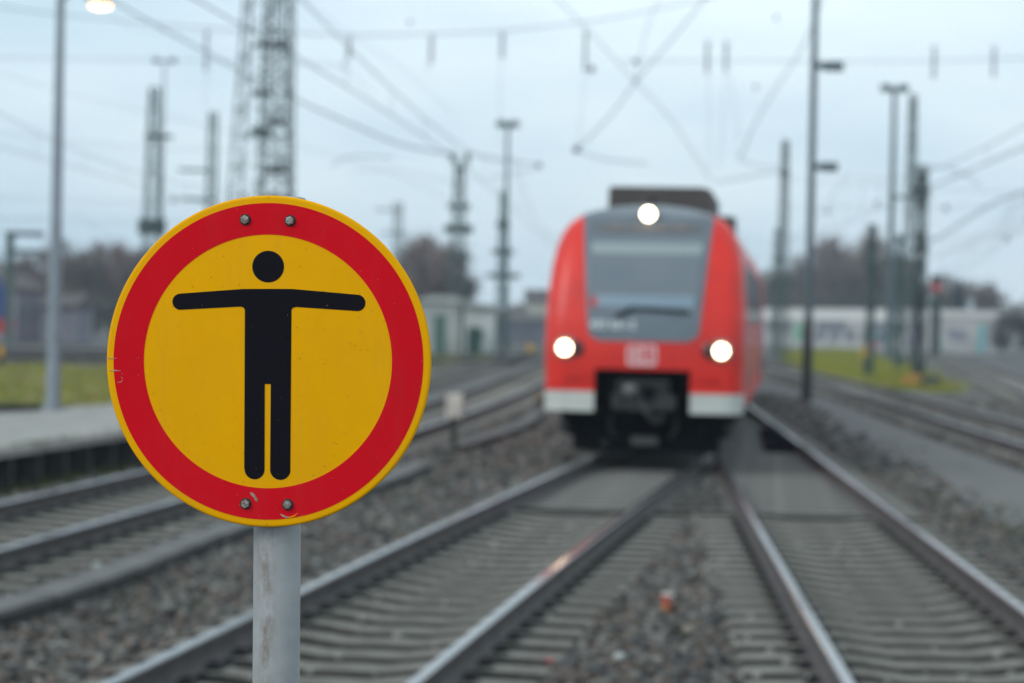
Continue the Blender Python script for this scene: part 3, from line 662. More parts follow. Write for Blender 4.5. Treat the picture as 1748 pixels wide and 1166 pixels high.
# lamps
for s in (-1, 1):
    x = s * 1.065; z = 1.545; y0 = front(x, z) - .03
    h = empty('headlight', None, None, (x, y0 - .02, z)); h.parent = tr
    Mh = Matrix.Rotation(R(90), 4, 'X')
    b = MB(); b.lathe([(.16, -.12), (.16, .0), (.135, .02), (.125, .005)], 28); b.v = [(v[0] * 1.0, -v[2] + .03, v[1]) for v in b.v]; b.build('lamp_housing', M_grey, h)
    b = MB(); b.lathe([(.092, 0), (.088, .012), (.05, .02)], 28); b.v = [(v[0] + s * .012, -v[2] - .01, v[1]) for v in b.v]; o_ = b.build('lamp', M_head, h); b = MB(); b.lathe([(.112, -.02), (.112, .004), (.093, .01)], 28); b.v = [(v[0] + s * .012, -v[2] - .006, v[1]) for v in b.v]; b.build('lamp_glow_ring', M_rim, h)
    b = MB(); b.lathe([(.115, -.10), (.115, .0), (.09, .012)], 24); b.v = [(v[0] - s * .135, -v[2] + .0, v[1]) for v in b.v]; b.build('tail_lamp', M_tail, h)
b = MB(); b.lathe([(.125, -.25), (.125, .0), (.105, .02)], 24); b.v = [(v[0], front(0, 3.43) - v[2] - .11, v[1] + 3.435) for v in b.v]; h = b.build('top_light', M_roof, tr)
b = MB(); b.lathe([(.088, 0), (.082, .012), (.05, .02)], 28); b.v = [(v[0], front(0, 3.43) - v[2] - .13, v[1] + 3.435) for v in b.v]; b.build('lamp', M_head, h)
b = MB(); b.box(-.03, .03, 1.6, 1.7, 3.58, 3.72); b.tube([(0, 1.3, 3.6), (0, 1.3, 3.70)], .012, 6); b.build('horn', M_black, tr)
# roof equipment
b = MB(); b.box(-.92, .70, 5.2, 9.5, 3.50, 4.04); b.prism([(-.9, 5.3), (.62, 5.3), (.62, 9.4), (-.9, 9.4)], 4.04, 4.08); b.build('roof_box', M_brown, tr)
b = MB(); b.prism([(.703, 7.2), (1.02, 7.4), (1.02, 9.2), (.703, 9.4)], 3.40, 3.72); b.build('roof_duct', M_mastd, tr)
# coupler well
b = MB(); b.box(-.655, .655, .55, .7, .5, 1.262); b.box(-.658, -.62, .05, .7, .68, 1.26); b.box(.62, .658, .05, .7, .68, 1.26); b.build('coupler_recess', M_black, tr)
cp = empty('coupler', None, None, (0, 0, 0)); cp.parent = tr
b = MB(); b.box(-.36, .36, .12, .5, .70, 1.12); b.box(-.42, -.30, .06, .2, .72, .92); b.box(.34, .46, .06, .2, .72, .92); b.box(-.3, .35, .04, .12, 1.06, 1.12); b.build('coupler_head', M_coup, cp)
b = MB(); b.lathe([(.11, 0), (.10, .08), (.03, .12)], 20); b.v = [(v[0] - .16, .12 - v[2], v[1] + .97) for v in b.v]; b.build('coupler_cone', mat('coupler_cone_grey', (.12, .13, .12), .5, .3), cp)
b = MB(); b.lathe([(.10, 0), (.09, .02)], 20); b.v = [(v[0] + .09, .115 - v[2], v[1] + .93) for v in b.v]; b.build('coupler_socket', M_black, cp)
b = MB(); b.tube([(-.02, .1, .86), (.06, .0, .68), (.2, .02, .55), (.3, .1, .62)], .04, 8); b.build('air_hose', M_coup, cp)
# underframe and bogies
b = MB(); b.box(-1.22, 1.2, 1.2, CL - .5, .40, 1.26); b.box(-1.08, 1.12, .9, 1.3, .30, .9); b.build('underframe', M_black, tr)
b = MB(); b.prism([(-1.0, .75), (1.05, .75), (1.05, .85), (-1.0, .85)], .10, .42); b.box(-.28, .3, .68, .76, .14, .30); b.build('obstacle_deflector', M_black, tr)
for s in (-1, 1):
    b = MB(); b.box(s * .80 - .04, s * .80 + .04, .78, .92, .06, .34); b.tube([(s * .80, .85, .34), (s * .84, 1.1, .7)], .03, 6); b.build('rail_guard', M_coup, tr)
    b = MB(); b.tube([(s * .95, 1.0, .7), (s * .9, 1.0, .35), (s * .78, 1.15, .12)], .022, 6); b.build('sand_pipe', M_coup, tr)
    b = MB(); b.lathe([(.10, 0), (.11, .05), (.06, .09)], 14); b.v = [(v[0] + s * 1.12, 1.0 - v[2], v[1] + .42) for v in b.v]; b.build('axle_box', M_coup, tr)
    b = MB(); b.tube([(s * .45, .5, .62), (s * .47, .42, .45), (s * .38, .45, .32)], .028, 6); b.build('air_hose', M_coup, tr)
b = MB(); b.box(-.18, .2, .62, .675, .20, .32); b.build('pickup_antenna', mat('antenna_grey', (.10, .10, .095), .7), tr)
b = MB(); b.lathe([(.06, 0), (.05, .03)], 14); b.v = [(v[0] - .55, .66 - v[2], v[1] + .22) for v in b.v]; b.build('end_cap', M_coup, tr)
for z_ in (1.115,):
    for s in (-1, 1): b = MB(); b.box(s * .68 if s > 0 else -1.05, 1.05 if s > 0 else -.68, -.0 + front(.7, 1) - .006, .2, z_ - .004, z_ + .004); b.build('panel_seam', M_black, tr)
for yy in (2.2, 4.4, CL - 3.2, CL - 1.0):
    ax = empty('wheelset', None, None, (0, yy, .42)); ax.parent = tr
    for s in (-1, 1):
        b = MB(); b.lathe([(.40, -.07), (.42, -.04), (.425, .03), (.45, .035), (.45, .06), (.36, .07)], 28, axis='x'); b.v = [(-s * v[0] + s * .76, v[1], v[2]) for v in b.v]; b.build('wheel', M_coup, ax)
    b = MB(); b.tube([(-.9, 0, 0), (.9, 0, 0)], .08, 10); b.build('axle', M_black, ax)
for yy in (3.3, CL - 2.1):
    b = MB(); b.box(-1.15, -.95, yy - 1.6, yy + 1.6, .3, .62); b.box(.95, 1.15, yy - 1.6, yy + 1.6, .3, .62); b.box(-1, 1, yy - .2, yy + .2, .3, .6); b.build('bogie_frame', M_black, tr)
def sidepart(name, y0, y1, z0, z1, m_, s, parent=tr, off=.006):
    b = MB(); n_ = 6; vs = []
    for i in range(n_ + 1):
        z = z0 + (z1 - z0) * i / n_; xw = s * (halfw(z) + off); vs += [(xw, y0, z), (xw, y1, z)]
    q = len(vs); vs += [(v[0] - s * (off + .02), v[1], v[2]) for v in vs]
    fs = [(2*i, 2*i+1, 2*i+3, 2*i+2) for i in range(n_)] + [(0, 1, q+1, q), (2*n_, 2*n_+1, q+2*n_+1, q+2*n_)] + [(2*i, 2*i+2, q+2*i+2, q+2*i) for i in range(n_)] + [(2*i+1, 2*i+3, q+2*i+3, q+2*i+1) for i in range(n_)]
    b.add(vs, fs); return b.build(name, m_, parent)
for s in (-1, 1):
    sidepart('cab_side_window', 1.75, 2.5, 2.05, 2.75, M_dirty, s)
    for yy in (4.2, 6.2, 8.2, 11.6, 13.6): sidepart('side_window', yy, yy + 1.6, 1.95, 2.85, M_dirty, s)
    for yy in (2.8, 10.1, 15.5):
        d_ = sidepart('door', yy, yy + 1.3, .98, 3.0, M_grey, s); sidepart('door_window', yy + .2, yy + 1.1, 1.9, 2.85, M_dirty, s, d_, .012)
sidepart('corner_panel', .62, 1.72, 1.35, 2.62, M_trd, 1)
# following carriages, bending with the track
inv = (Matrix.Translation(tr.location) @ Matrix.Rotation(-HEAD, 4, 'Z')).inverted()
yy = 51.2
xT = lambda q: float(np.interp(q, [50.8, 66, 82, 98], [TX + math.tan(HEAD) * 17.9, 4.85, 5.75, 6.6]))
for c_i in range(3):
    y1 = yy + 15.5; p0 = inv @ Vector((xT(yy), yy, .1725)); p1 = inv @ Vector((xT(y1), y1, .1725))
    hd = math.atan2(p1.x - p0.x, p1.y - p0.y); cr_ = empty('carriage', None, None, p0, (0, 0, -hd)); cr_.parent = tr
    prof = [(s * 1, z) for s, z in ((1, 1),)]
    sec = [(-halfw(z), z) for z, _ in WZ[:-1]] + [(halfw(z), z) for z, _ in WZ[:-1]][::-1]
    b = MB(); k = len(sec); b.v = [(x, yv, z) for yv in (0, 15.2) for x, z in sec]
    b.f = [(i, (i+1) % k, k + (i+1) % k, k + i) for i in range(k)] + [tuple(range(k))[::-1], tuple(range(k, 2*k))]
    b.m = [1 if min(sec[i][1], sec[(i+1) % k][1]) > 3.3 else 0 for i in range(k)] + [0, 0]
    o = b.build('carriage_body', [M_tr, M_roof], cr_)
    b = MB(); b.box(-1.15, 1.15, .3, 15, .3, .75); b.build('underframe', M_black, cr_)
    for s in (-1, 1):
        for q in (1, 3, 5, 7.6, 9.6, 11.6, 13.4): sidepart('side_window', q, q + 1.5, 1.95, 2.85, M_dirty, s, cr_)
    yy = y1 + .4

# ------------------------------------------------------------------ masts
def lattice(name, lb, base, H, wb, wt, group=None, m_=M_mast, arms=(), panel_h=1.0, rot=.4, cat='mast', lw=None):
    t = empty(name, lb, cat, base, (0, 0, rot), group); lw = lw or .045 + wb * .022
    cs = lambda z: (wb + (wt - wb) * z / H) / 2
    for sx, sy in ((-1, -1), (1, -1), (1, 1), (-1, 1)):
        b = MB(); b.bar((sx * cs(0), sy * cs(0), -.1), (sx * cs(H), sy * cs(H), H), lw * 1.3); b.build('leg', m_, t)
    b = MB(); z = 0; i = 0
    while z < H - .3:
        ph = min(panel_h * (cs(z) * 2 / wb) ** .5, H - z); c0, c1 = cs(z), cs(z + ph); fl = 1 if i % 2 else -1
        for (ax, ay), (bx_, by_) in (((-1, -1), (1, -1)), ((1, -1), (1, 1)), ((1, 1), (-1, 1)), ((-1, 1), (-1, -1))):
            q0, q1 = ((ax, ay), (bx_, by_)) if fl > 0 else ((bx_, by_), (ax, ay))
            b.bar((q0[0]*c0, q0[1]*c0, z), (q1[0]*c1, q1[1]*c1, z + ph), lw * .8)
            b.bar((ax*c1, ay*c1, z + ph), (bx_*c1, by_*c1, z + ph), lw * .7)
        z += ph; i += 1
    b.build('bracing', m_, t)
    for az, l0, l1, th in arms:       # height, left reach, right reach (across the picture), thickness
        b = MB(); b.box(-l0, l1, -.08, .08, az - th / 2, az + th / 2, 0, Matrix.Rotation(-rot, 4, 'Z')); b.build('crossarm', m_, t)
    return t
def mast_at(px, ptop, Y, wbp, wtp, lb, **kw):
    kw.setdefault('panel_h', 1.3); kw.setdefault('lw', .034 + .0007 * wbp)
    top = P(px, ptop, Y); g = Vector((top.x, Y, -.1)); s = Y / F
    return lattice('lattice_mast', lb, g, top.z + .1, wbp * s / 1.25, wtp * s / 1.25, **kw)
mast_at(264, 150, 140, 40, 17, 'tall dark lattice mast with a small crossarm, left of the round sign top', arms=((12.4, .5, 1.1, .25), (7.2, .8, .8, .9)), group='lattice masts of the overhead line')
mast_at(364, 192, 160, 27, 14, 'thin lattice mast with two side arms, between the tall left mast and the pylon', arms=((11.7, 2.2, .2, .18), (9.8, 2.0, .2, .18)), group='lattice masts of the overhead line')
lattice('pylon', 'wide lattice pylon rising out of the picture above the round sign', Vector(((455 - 874) / F * 120 - .5, 120, -.1)), 27, 3.3, .7, m_=M_mast, panel_h=1.7, rot=.35, cat='pylon', lw=.055, arms=((11.3, .5, .6, .35), (13.2, .5, .5, .3), (15.6, .45, .45, .3)))
lattice('lattice_mast', 'dense dark lattice mast overlapping the right side of the wide pylon', Vector(((471 - 874) / F * 118 - .15, 118, -.1)), 25, 1.75, .95, m_=M_mastd, panel_h=1.15, rot=.3, lw=.065, group='lattice masts of the overhead line', arms=((7.9, .7, .6, .3), (9.3, .6, .5, .35), (11.6, .5, .5, .3), (15.4, .45, .45, .35)))
mast_at(680, 345, 210, 18, 14, 'short far lattice mast just right of the round sign', arms=((11.6, 2, .4, .15), (9.6, 1.5, 1, .15)), group='lattice masts of the overhead line')
t = mast_at(785, 285, 150, 34, 15, 'lattice mast with forked horns on top behind the grey hut', arms=((9.2, .7, .7, .3), (7.8, .9, .9, .5), (6.1, .8, .9, .25)), group='lattice masts of the overhead line')
b = MB(); z = P(785, 285, 150).z + .1
for s in (-1, 1): b.bar((s * .1, 0, z - .3), (s * .55, 0, z + .9), .16); b.bar((s * .55, 0, z + .9), (s * .6, 0, z + .2), .10)
b.build('forked_horns', M_mast, t)
mast_at(861, 325, 152, 24, 11, 'lattice mast between the white hut and the red train', arms=((6.5, .7, .7, .3), (5.0, 1.0, 1.1, .3), (8.2, .5, .4, .3)), group='lattice masts of the overhead line')
mast_at(1341, 240, 150, 23, 9, 'lattice mast right of the train with side arms reaching over it', arms=((11.6, .3, .3, .3),), group='lattice masts of the overhead line')
mast_at(1328, 390, 165, 14, 9, 'short lattice mast close behind the one right of the train', arms=((6.6, .4, .6, .2), (5.2, .5, 1.4, .3)), group='lattice masts of the overhead line')
mast_at(1559, 160, 145, 27, 10, 'tallest lattice mast on the right, tapering to a point', arms=((10.1, 1.4, 1.2, .16), (6.2, .5, .5, .2)), group='lattice masts of the overhead line')
mast_at(1575, 283, 92, 18, 15, 'thick dark green lattice mast standing on the grass strip', arms=((7.5, .4, .3, .25), (5.2, .3, .3, .2)), group='lattice masts of the overhead line', m_=M_mastd)
mast_at(1489, 383, 100, 12, 9, 'low green mast on the grass strip, left of the tall right masts', arms=((4.9, .3, .7, .15),), group='lattice masts of the overhead line')
mast_at(1537, 400, 120, 14, 10, 'low green mast between the floodlight pole and the tall right mast', group='lattice masts of the overhead line')
# green portal at the left edge
t = empty('signal_gantry', 'green steel gantry at the left edge above the blue locomotive', 'gantry', P(14, 600, 150).xy.to_3d())
b = MB(); b.bar((0, 0, -.1), (0, 0, P(14, 398, 150).z), .45); b.build('leg', M_mast, t)
for py in (399, 430): b = MB(); z = P(30, py, 150).z; b.box(-.3, 2.1, -.1, .1, z - .15, z + .15); b.build('beam', M_mast, t)
# poles with lamp heads
def pole(name, lb, base, H, r0, r1, m_, cat='lamp post', n=14):
    t = empty(name, lb, cat, base); b = MB(); b.tube([(0, 0, -.1), (0, 0, H)], [r0, r1], n); o = b.build('pole', m_, t, smooth=False); smooth_by_angle(o, 40); return t
pb = G(90, 700, .43); s = pb.y / F; H = P(108, -6, pb.y).z - .43
lp = pole('street_lamp', 'tall grey street lamp with a warm lit head, standing on the low platform', pb, H, 12.5 * s, 7.0 * s, M_gal)
x1 = P(172, 8, pb.y).x - pb.x; zl = P(172, 8, pb.y).z - .43
b = MB(); b.tube([(0, 0, H - .05), (.25, 0, H + .10), (x1 - .2, 0, zl + .13)], .04, 8); b.build('arm', M_gal, lp)
b = MB(); b.lathe([(.05, .11), (.18, .09), (.215, .03), (.21, .0)], 20); b.v = [(x1 + v[0], v[1] * .7, zl + v[2]) for v in b.v]; b.build('lamp_head', M_gal, lp)
b = MB(); b.lathe([(.19, 0), (.18, -.04), (.10, -.075), (.03, -.085)], 20); b.v = [(x1 + v[0], v[1] * .7, zl + v[2]) for v in b.v]; b.build('lamp_glass', M_lampw, lp)
b = MB(); b.lathe([(.2, -.02), (.2, .03), (.14, .05)], 16); b.build('pole_foot', M_gal, lp)
pb = G(1377, 686, -.05); s = pb.y / F
t = pole('slim_pole', 'slim grey pole with short side arms in front of the white hall', pb, 12.6, 7.5 * s, 5.2 * s, M_pole, 'pole')
b = MB(); b.tube([(0, 0, -.1), (0, 0, 2.3)], [8.8 * s, 8.0 * s], 14); b.build('pole_foot', M_poleb, t)
for py, w_ in ((113, 50), (285, 44), (108, 0)):
    if w_: z = P(1400, py, pb.y).z + .05; b = MB(); b.box(.05, w_ * s, -.07, .07, z - .09, z + .09); b.box(w_ * s * .35, w_ * s, -.1, .1, z - .13, z + .13); b.build('side_arm', M_pole, t)
def flood(px, ptop, pbot, lb, wpx, Y, rp, hw):
    top = P(px, ptop, Y); t = pole('floodlight_mast', lb, (top.x, Y, -.1), top.z + .1, wpx * Y / F / 2, wpx * .6 * Y / F / 2, M_pole)
    z = top.z + .1
    b = MB(); b.box(-hw, hw, -.12, .12, z - .05, z + .08); b.build('crossbar', M_pole, t)
    for sx in (-1, 1): b = MB(); b.box(sx * hw - .32, sx * hw + .32, -.3, .2, z - .18, z + .26); b.build('floodlight', M_pole, t)
    return t
flood(1527, 152, 600, 'grey floodlight pole with a double lamp head, left of the tallest right mast', 13, 150, 0, .52)
flood(867, 213, 590, 'slender floodlight pole with a wide lamp head, left of the train', 9, 158, 0, .42)
flood(281, 104, 600, 'far floodlight pole with a small wide head above the tall left mast', 5, 230, 0, .8)

# ------------------------------------------------------------------ overhead wires
def wire(lb, pts, px_r, parent=None, name='overhead_wire', cat='overhead wire', m_=None, group='overhead line wires'):
    """pts: (px, py, distance); radius from apparent half width"""
    Q = [P(*p) for p in pts]; c = Q[0] * 0
    # smooth through the points
    out_ = []
    for i in range(len(Q) - 1):
        p0, p1, p2, p3 = Q[max(i-1, 0)], Q[i], Q[i+1], Q[min(i+2, len(Q)-1)]
        for k in range(6):
            t = k / 6; out_.append(.5 * ((2*p1) + (p2-p0)*t + (2*p0-5*p1+4*p2-p3)*t*t + (3*p1-p0-3*p2+p3)*t**3))
    out_.append(Q[-1]); b = MB()
    b.tube(out_, [px_r * .72 * q.y / F for q in out_], 6)
    if parent: return b.build(name, m_ or M_wire, parent)
    return b.build(name, m_ or M_wire, label=lb, cat=cat, group=group)
wire('thick feeder cable sloping from the street lamp down to the mast with forked horns', [(120, -40, 60), (195, 3, 66), (270, 45, 73), (350, 88, 82), (430, 132, 92), (510, 172, 104), (600, 212, 116), (690, 248, 132), (785, 266, 150)], 2.0)
wire('second feeder cable running below the thick one towards the forked mast', [(-20, 120, 90), (140, 165, 98), (330, 210, 110), (520, 252, 122), (680, 300, 140), (775, 345, 150)], .55)
wire('cable sloping down from the top centre to the train roof', [(930, -20, 70), (985, 32, 80), (1085, 140, 95), (1150, 210, 110), (1215, 310, 150)], 1.05)
wire('cable crossing the centre sky from upper right down to the dark insulator ball', [(1215, -15, 70), (1165, 45, 78), (1085, 140, 90), (1040, 200, 95), (985, 255, 100)], 1.5)
wire('steep thin cable leaving the insulator ball up to the right', [(1130, -10, 80), (1105, 45, 85), (1085, 140, 90)], .8)
wire('sloping cable left of the slim pole, ending at the mast beside the train', [(1408, -10, 95), (1370, 80, 105), (1325, 150, 115), (1290, 210, 130), (1262, 272, 150)], 1.3)
wire('faint line sloping from the top edge left of the hanging insulators', [(505, -10, 80), (600, 60, 90), (690, 120, 110), (780, 200, 140)], .5)
wire('faint line from the top left dropping to the far insulators', [(180, 12, 90), (240, 52, 95), (420, 60, 100)], .45)
wire('bent contact wire left of the forked mast', [(565, 285, 100), (590, 270, 100), (625, 267, 100), (670, 270, 100)], 1.2)
wire('faint contact wire below the feeder cable', [(600, 292, 110), (690, 292, 120), (780, 315, 140)], .7)
wire('registration arm wire between the forked mast and the dark ball left of the train', [(790, 262, 148), (850, 270, 150), (920, 282, 150)], 1.3)
wire('short wire rising from the right of the forked mast', [(835, 305, 150), (880, 296, 150), (925, 284, 150)], .9)
wire('horizontal steady arm running right from the insulator ball above the train', [(985, 256, 100), (1030, 272, 100), (1105, 279, 100)], 1.3)
wire('curved arm reaching left from the mast beside the train', [(1340, 286, 149), (1290, 282, 149), (1265, 272, 149), (1262, 262, 149)], 1.0)
wire('lower sloping arm from the mast beside the train towards its roof', [(1338, 291, 149), (1285, 300, 149), (1222, 312, 149)], 1.4)
wire('curved arm to the right of the tallest right mast', [(1580, 284, 145), (1630, 290, 145), (1675, 318, 145)], 1.1)
wire('line falling from the right edge to the tall right masts, upper', [(1770, 240, 100), (1700, 270, 115), (1640, 300, 130), (1560, 330, 145)], .9)
wire('thick sloping line at the right edge, ending at the thick green mast', [(1770, 320, 80), (1700, 345, 84), (1650, 375, 88), (1620, 395, 90), (1582, 415, 92)], 1.9)
wire('lower of the lines falling from the right edge', [(1770, 360, 90), (1690, 400, 110), (1600, 440, 140)], .8)
for i, (y0_, y1_, lb) in enumerate(((225, 260, 'highest'), (335, 342, 'second'), (372, 378, 'third'), (430, 425, 'fourth'), (452, 447, 'lowest'))):
    wire('%s of the faint level wires in the left sky' % lb, [(-20, y0_, 130), (200, (y0_ + y1_) / 2 + 6, 130), (470, y1_, 130)], .5)
for i, (y0_, y1_, lb) in enumerate(((305, 330, 'highest'), (352, 350, 'middle'), (404, 398, 'lowest'))):
    wire('%s of the faint level wires in the right sky' % lb, [(1340, y0_, 140), (1560, (y0_ + y1_) / 2 + 4, 140), (1770, y1_, 140)], .5)
# contact lines following the tracks: two wires and their droppers over each
for fx_, lb, a0_, a1_, dz in ((xB, 'over the track beside the platform', 22, 250, .0), (xD, 'beside the right grass strip', 26, 280, .0), (xF, 'over the track curving right of the grass strip', 40, 220, .3), (xH, 'over the outermost right track', 40, 220, .2), (lambda y: xB(y) - 11, 'over the far left yard, low over the grass', 45, 250, .3), (lambda y: xD(y) + 5.5 + (y - 40) * .05, 'over the gap between both right tracks', 34, 260, .5), (lambda y: xB(y) - 19 - y * .05, 'over the blue locomotive at the far left', 70, 250, .0)):
    t = empty('contact_line', 'thin contact line with its carrying wire, ' + lb, 'overhead wire', (fx_(a0_), a0_, 5.5)); t['group'] = 'contact lines over the tracks'
    b1, b2, b3 = [], [], MB()
    y = a0_
    while y <= a1_:
        ph = ((y - a0_) / 55) % 1; zc = 5.6 + dz; zm = zc + .35 + 1.3 * (2 * ph - 1) ** 2; zig = .25 * math.sin(y / 55 * math.pi)
        p_ = Vector((fx_(y) + zig - fx_(a0_), y - a0_, 0)); b1.append(p_ + Vector((0, 0, zc - 5.5))); b2.append(p_ + Vector((0, 0, zm - 5.5)))
        b3.bar(b1[-1], b2[-1], .008); y += 5.0
    b = MB(); b.tube(b1, .010, 5); b.build('contact_wire', M_wire, t); b = MB(); b.tube(b2, .010, 5); b.build('carrying_wire', M_wire, t); b3.build('droppers', M_wire, t, kind='stuff')
# headspan with hanging insulators
hs = empty('headspan', 'sagging cross span wires with hanging insulators high over all tracks', 'overhead line', P(860, 50, 90))
def hp(*a): return a
def child_wire(pts, r_, nm='span_wire'):
    o = wire(None, pts, r_, hs, nm); o.matrix_parent_inverse = Matrix.Translation(-hs.location); return o
child_wire([(-20, 8, 90), (130, 28, 90), (353, 48, 90), (470, 55, 90), (597, 60, 90), (737, 58, 90), (858, 53, 90), (1000, 37, 90), (1100, 20, 90), (1230, -8, 90)], 1.15)
child_wire([(-20, 98, 90), (200, 102, 90), (470, 106, 90), (580, 112, 90), (597, 116, 90)], .8)
child_wire([(1060, 104, 90), (1240, 104, 90), (1400, 105, 90), (1594, 104, 90), (1770, 98, 90)], .9)
for px, y0_, y1_, r_ in ((353, 52, 122, 4.2), (597, 62, 100, 5), (737, 60, 108, 5), (858, 55, 100, 5.2), (1000, 52, 122, 4.6), (1208, 70, 125, 4.8), (1240, 70, 122, 4.8), (1595, 78, 135, 4.6), (1697, 78, 132, 4.2)):
    s = 90 / F; p0 = P(px, y0_, 90); p1 = P(px + (y1_ - y0_) * -.02, y1_, 90); b = MB(); H = p0.z - p1.z; k = 7; prof = [(.03, 0)]
    for i in range(k): z = -H * (i + .5) / k; prof += [(.03, z + H * .04), (r_ * s, z), (.03, z - H * .04)]
    prof += [(.03, -H)]; b.lathe(prof, 10); o = b.build('insulator', M_ins, hs, loc=p0 - hs.location)
for px, y0_, x1_, y1_ in ((590, 100, 583, 122), (732, 106, 728, 122), (855, 100, 852, 250), (353, 120, 350, 180), (1208, 122, 1212, 290), (1240, 120, 1228, 290), (1000, 120, 985, 255), (590, 120, 640, 160), (1245, 120, 1262, 240)):
    child_wire([(px, y0_, 90), (x1_, y1_, 92)], .9 if y1_ < 130 else .45, 'dropper')
for px, py, Y, r_, lb in ((1010, 118, 90, 6, 'dark insulator ball hanging at the end of the centre insulator'), (984, 255, 100, 6.5, 'dark round insulator left above the train'), (1085, 138, 90, 3.5, 'small clamp where two cables cross above the train'), (1413, 361, 120, 4, 'faint round insulator right of the slim pole'), (1497, 347, 140, 4, 'faint round insulator left of the floodlight pole'), (1615, 355, 140, 4.5, 'round insulator right of the tallest right mast'), (1719, 408, 140, 4.5, 'round insulator near the right edge of the sky'), (1325, 30, 100, 3.5, 'small clamp high up left of the slim pole'), (1290, 148, 110, 3.5, 'small clamp on the sloping cable left of the slim pole'), (296, 341, 130, 5, 'dark round insulator beside the tall left mast'), (298, 424, 130, 3, 'small round insulator low beside the tall left mast'), (920, 282, 150, 5, 'grey insulator left of the train roof'), (1085, 105, 90, 5, 'insulator above the cable crossing'), (700, 38, 90, 3.5, 'faint clamp above the second hanging insulator')):
    s = Y / F; b = MB(); b.lathe([(.3 * r_ * s, -r_ * s), (.8 * r_ * s, -.6 * r_ * s), (r_ * s, 0), (.8 * r_ * s, .6 * r_ * s), (.3 * r_ * s, r_ * s)], 14)
    b.build('insulator', M_ins, loc=P(px, py, Y), label=lb, cat='insulator', group='single insulators on the wires', smooth=True)

# ------------------------------------------------------------------ buildings
def hut():
    Y = 140; s = Y / F; x0 = P(715, 606, Y).x; x1 = P(786, 606, Y).x
    t = empty('relay_hut', 'small grey hut with a rounded roof and a pale green door, right of the sign', 'hut', (x0, Y, -.1)); W_ = x1 - x0; H = P(750, 516, Y).z + .1
    b = MB(); b.box(0, W_, 0, 4, 0, H); b.build('wall', M_hut, t)
    b = MB(); b.prism([(-.15, H), (W_ + .15, H), (W_ + .15, H + .18), (W_ * .8, H + .38), (W_ * .3, H + .38), (-.15, H + .18)], -.2, 4.2, 0, Matrix(((1, 0, 0, 0), (0, 0, 1, 0), (0, 1, 0, 0), (0, 0, 0, 1)))); b.build('roof', M_hut, t)
    d0 = P(740, 600, Y).x - x0; d1 = P(760, 600, Y).x - x0; z1 = P(750, 539, Y).z + .1
    b = MB(); b.box(d0, d1, -.05, .02, .2, z1); b.build('door', M_gdoor, t)
    b = MB(); b.tube([(W_ + .02, -.1, 0), (W_ + .02, -.1, H)], .07, 8); b.build('downpipe', M_mastd, t)
    Y = 146; x0 = P(791, 600, Y).x; x1 = P(844, 600, Y).x; W_ = x1 - x0; H = P(820, 525, Y).z + .1
    t = empty('relay_hut', 'white hut with a grey flat roof, behind the dark green cabinet', 'hut', (x0, Y, -.1))
    b = MB(); b.box(0, W_, 0, 4, 0, H); b.build('wall', M_hutw, t)
    b = MB(); b.box(-.2, W_ + .2, -.3, 4.2, H + .002, H + .22); b.build('roof', M_hut, t)
    b = MB(); b.box(W_ * .15, W_ * .62, -.04, .02, .9, 1.6); b.build('window', M_win, t)
    Y = 138; x0 = P(797, 606, Y).x; x1 = P(821, 606, Y).x; H = P(805, 556, Y).z
    t = empty('equipment_cabinet', 'dark green equipment cabinet in front of the white hut', 'cabinet', (x0, Y, -.1))
    b = MB(); b.box(0, x1 - x0, 0, .6, 0, H + .0); b.build('cabinet_body', M_gbox, t); b = MB(); b.prism([(-.05, H), (.4, H), (.85, H - .6), (.85, H - .7), (-.05, H + .1 - .2)], -.05, .65, 0, Matrix(((1, 0, 0, 0), (0, 0, 1, 0), (0, 1, 0, 0), (0, 0, 0, 1)))); b.build('lid', M_gbox, t)
    b = MB(); b.box(.1, .35, -.02, .0, .1, H - .2); b.build('door', M_gbox, t)
hut()
def rot_house(name, lb, p0, p1, depth, H, wall, roofm, rh, cat, windows=0, winm=None, fascia=None):
    p0 = Vector(p0); p1 = Vector(p1); d = p1 - p0; l = d.length; az = math.atan2(d.y, d.x)
    t = empty(name, lb, cat, (p0.x, p0.y, -.1), (0, 0, az))
    b = MB(); b.box(0, l, 0, depth, 0, H); b.build('wall', wall, t)
    b = MB()
    if rh: b.add([(-.3, -.4, H), (l + .3, -.4, H), (l + .3, depth + .4, H), (-.3, depth + .4, H), (-.3, depth / 2, H + rh), (l + .3, depth / 2, H + rh)], [(0, 1, 5, 4), (2, 3, 4, 5), (0, 4, 3), (1, 2, 5), (0, 3, 2, 1)])
    else: b.box(-.2, l + .2, -.2, depth + .2, H + .003, H + .2)
    b.build('roof', roofm, t)
    for i in range(windows):
        x = l * (i + .25) / windows; b = MB(); b.box(x, x + l * .5 / windows, -.04, .02, H * .42, H * .75); b.build('window', winm or M_win, t)
    if fascia: b = MB(); b.box(-.1, l + .1, -.12, -.003, H - fascia, H); b.build('fascia', M_fascia, t)
    return t, l
a0 = G(1700, 606, -.1); a1 = G(1576, 603, -.1)
t, l = rot_house('goods_hall', 'white end block of the long hall with dark and teal graffiti', (a1.x, a1.y), (a0.x, a0.y), 10, 3.75, M_wallw, M_fascia, 0, 'building', fascia=.35)
def blob(pts, x0, z0, m_, nm='graffiti', sx=1., sz=1.):
    b = MB(); b.prism([(x0 + x * sx, z0 + z * sz) for x, z in pts], 0, .02, 0, Matrix(((1, 0, 0, 0), (0, 0, -1, -.015), (0, 1, 0, 0), (0, 0, 0, 1)))); return b.build(nm, m_, t)
rg = random.Random(5)
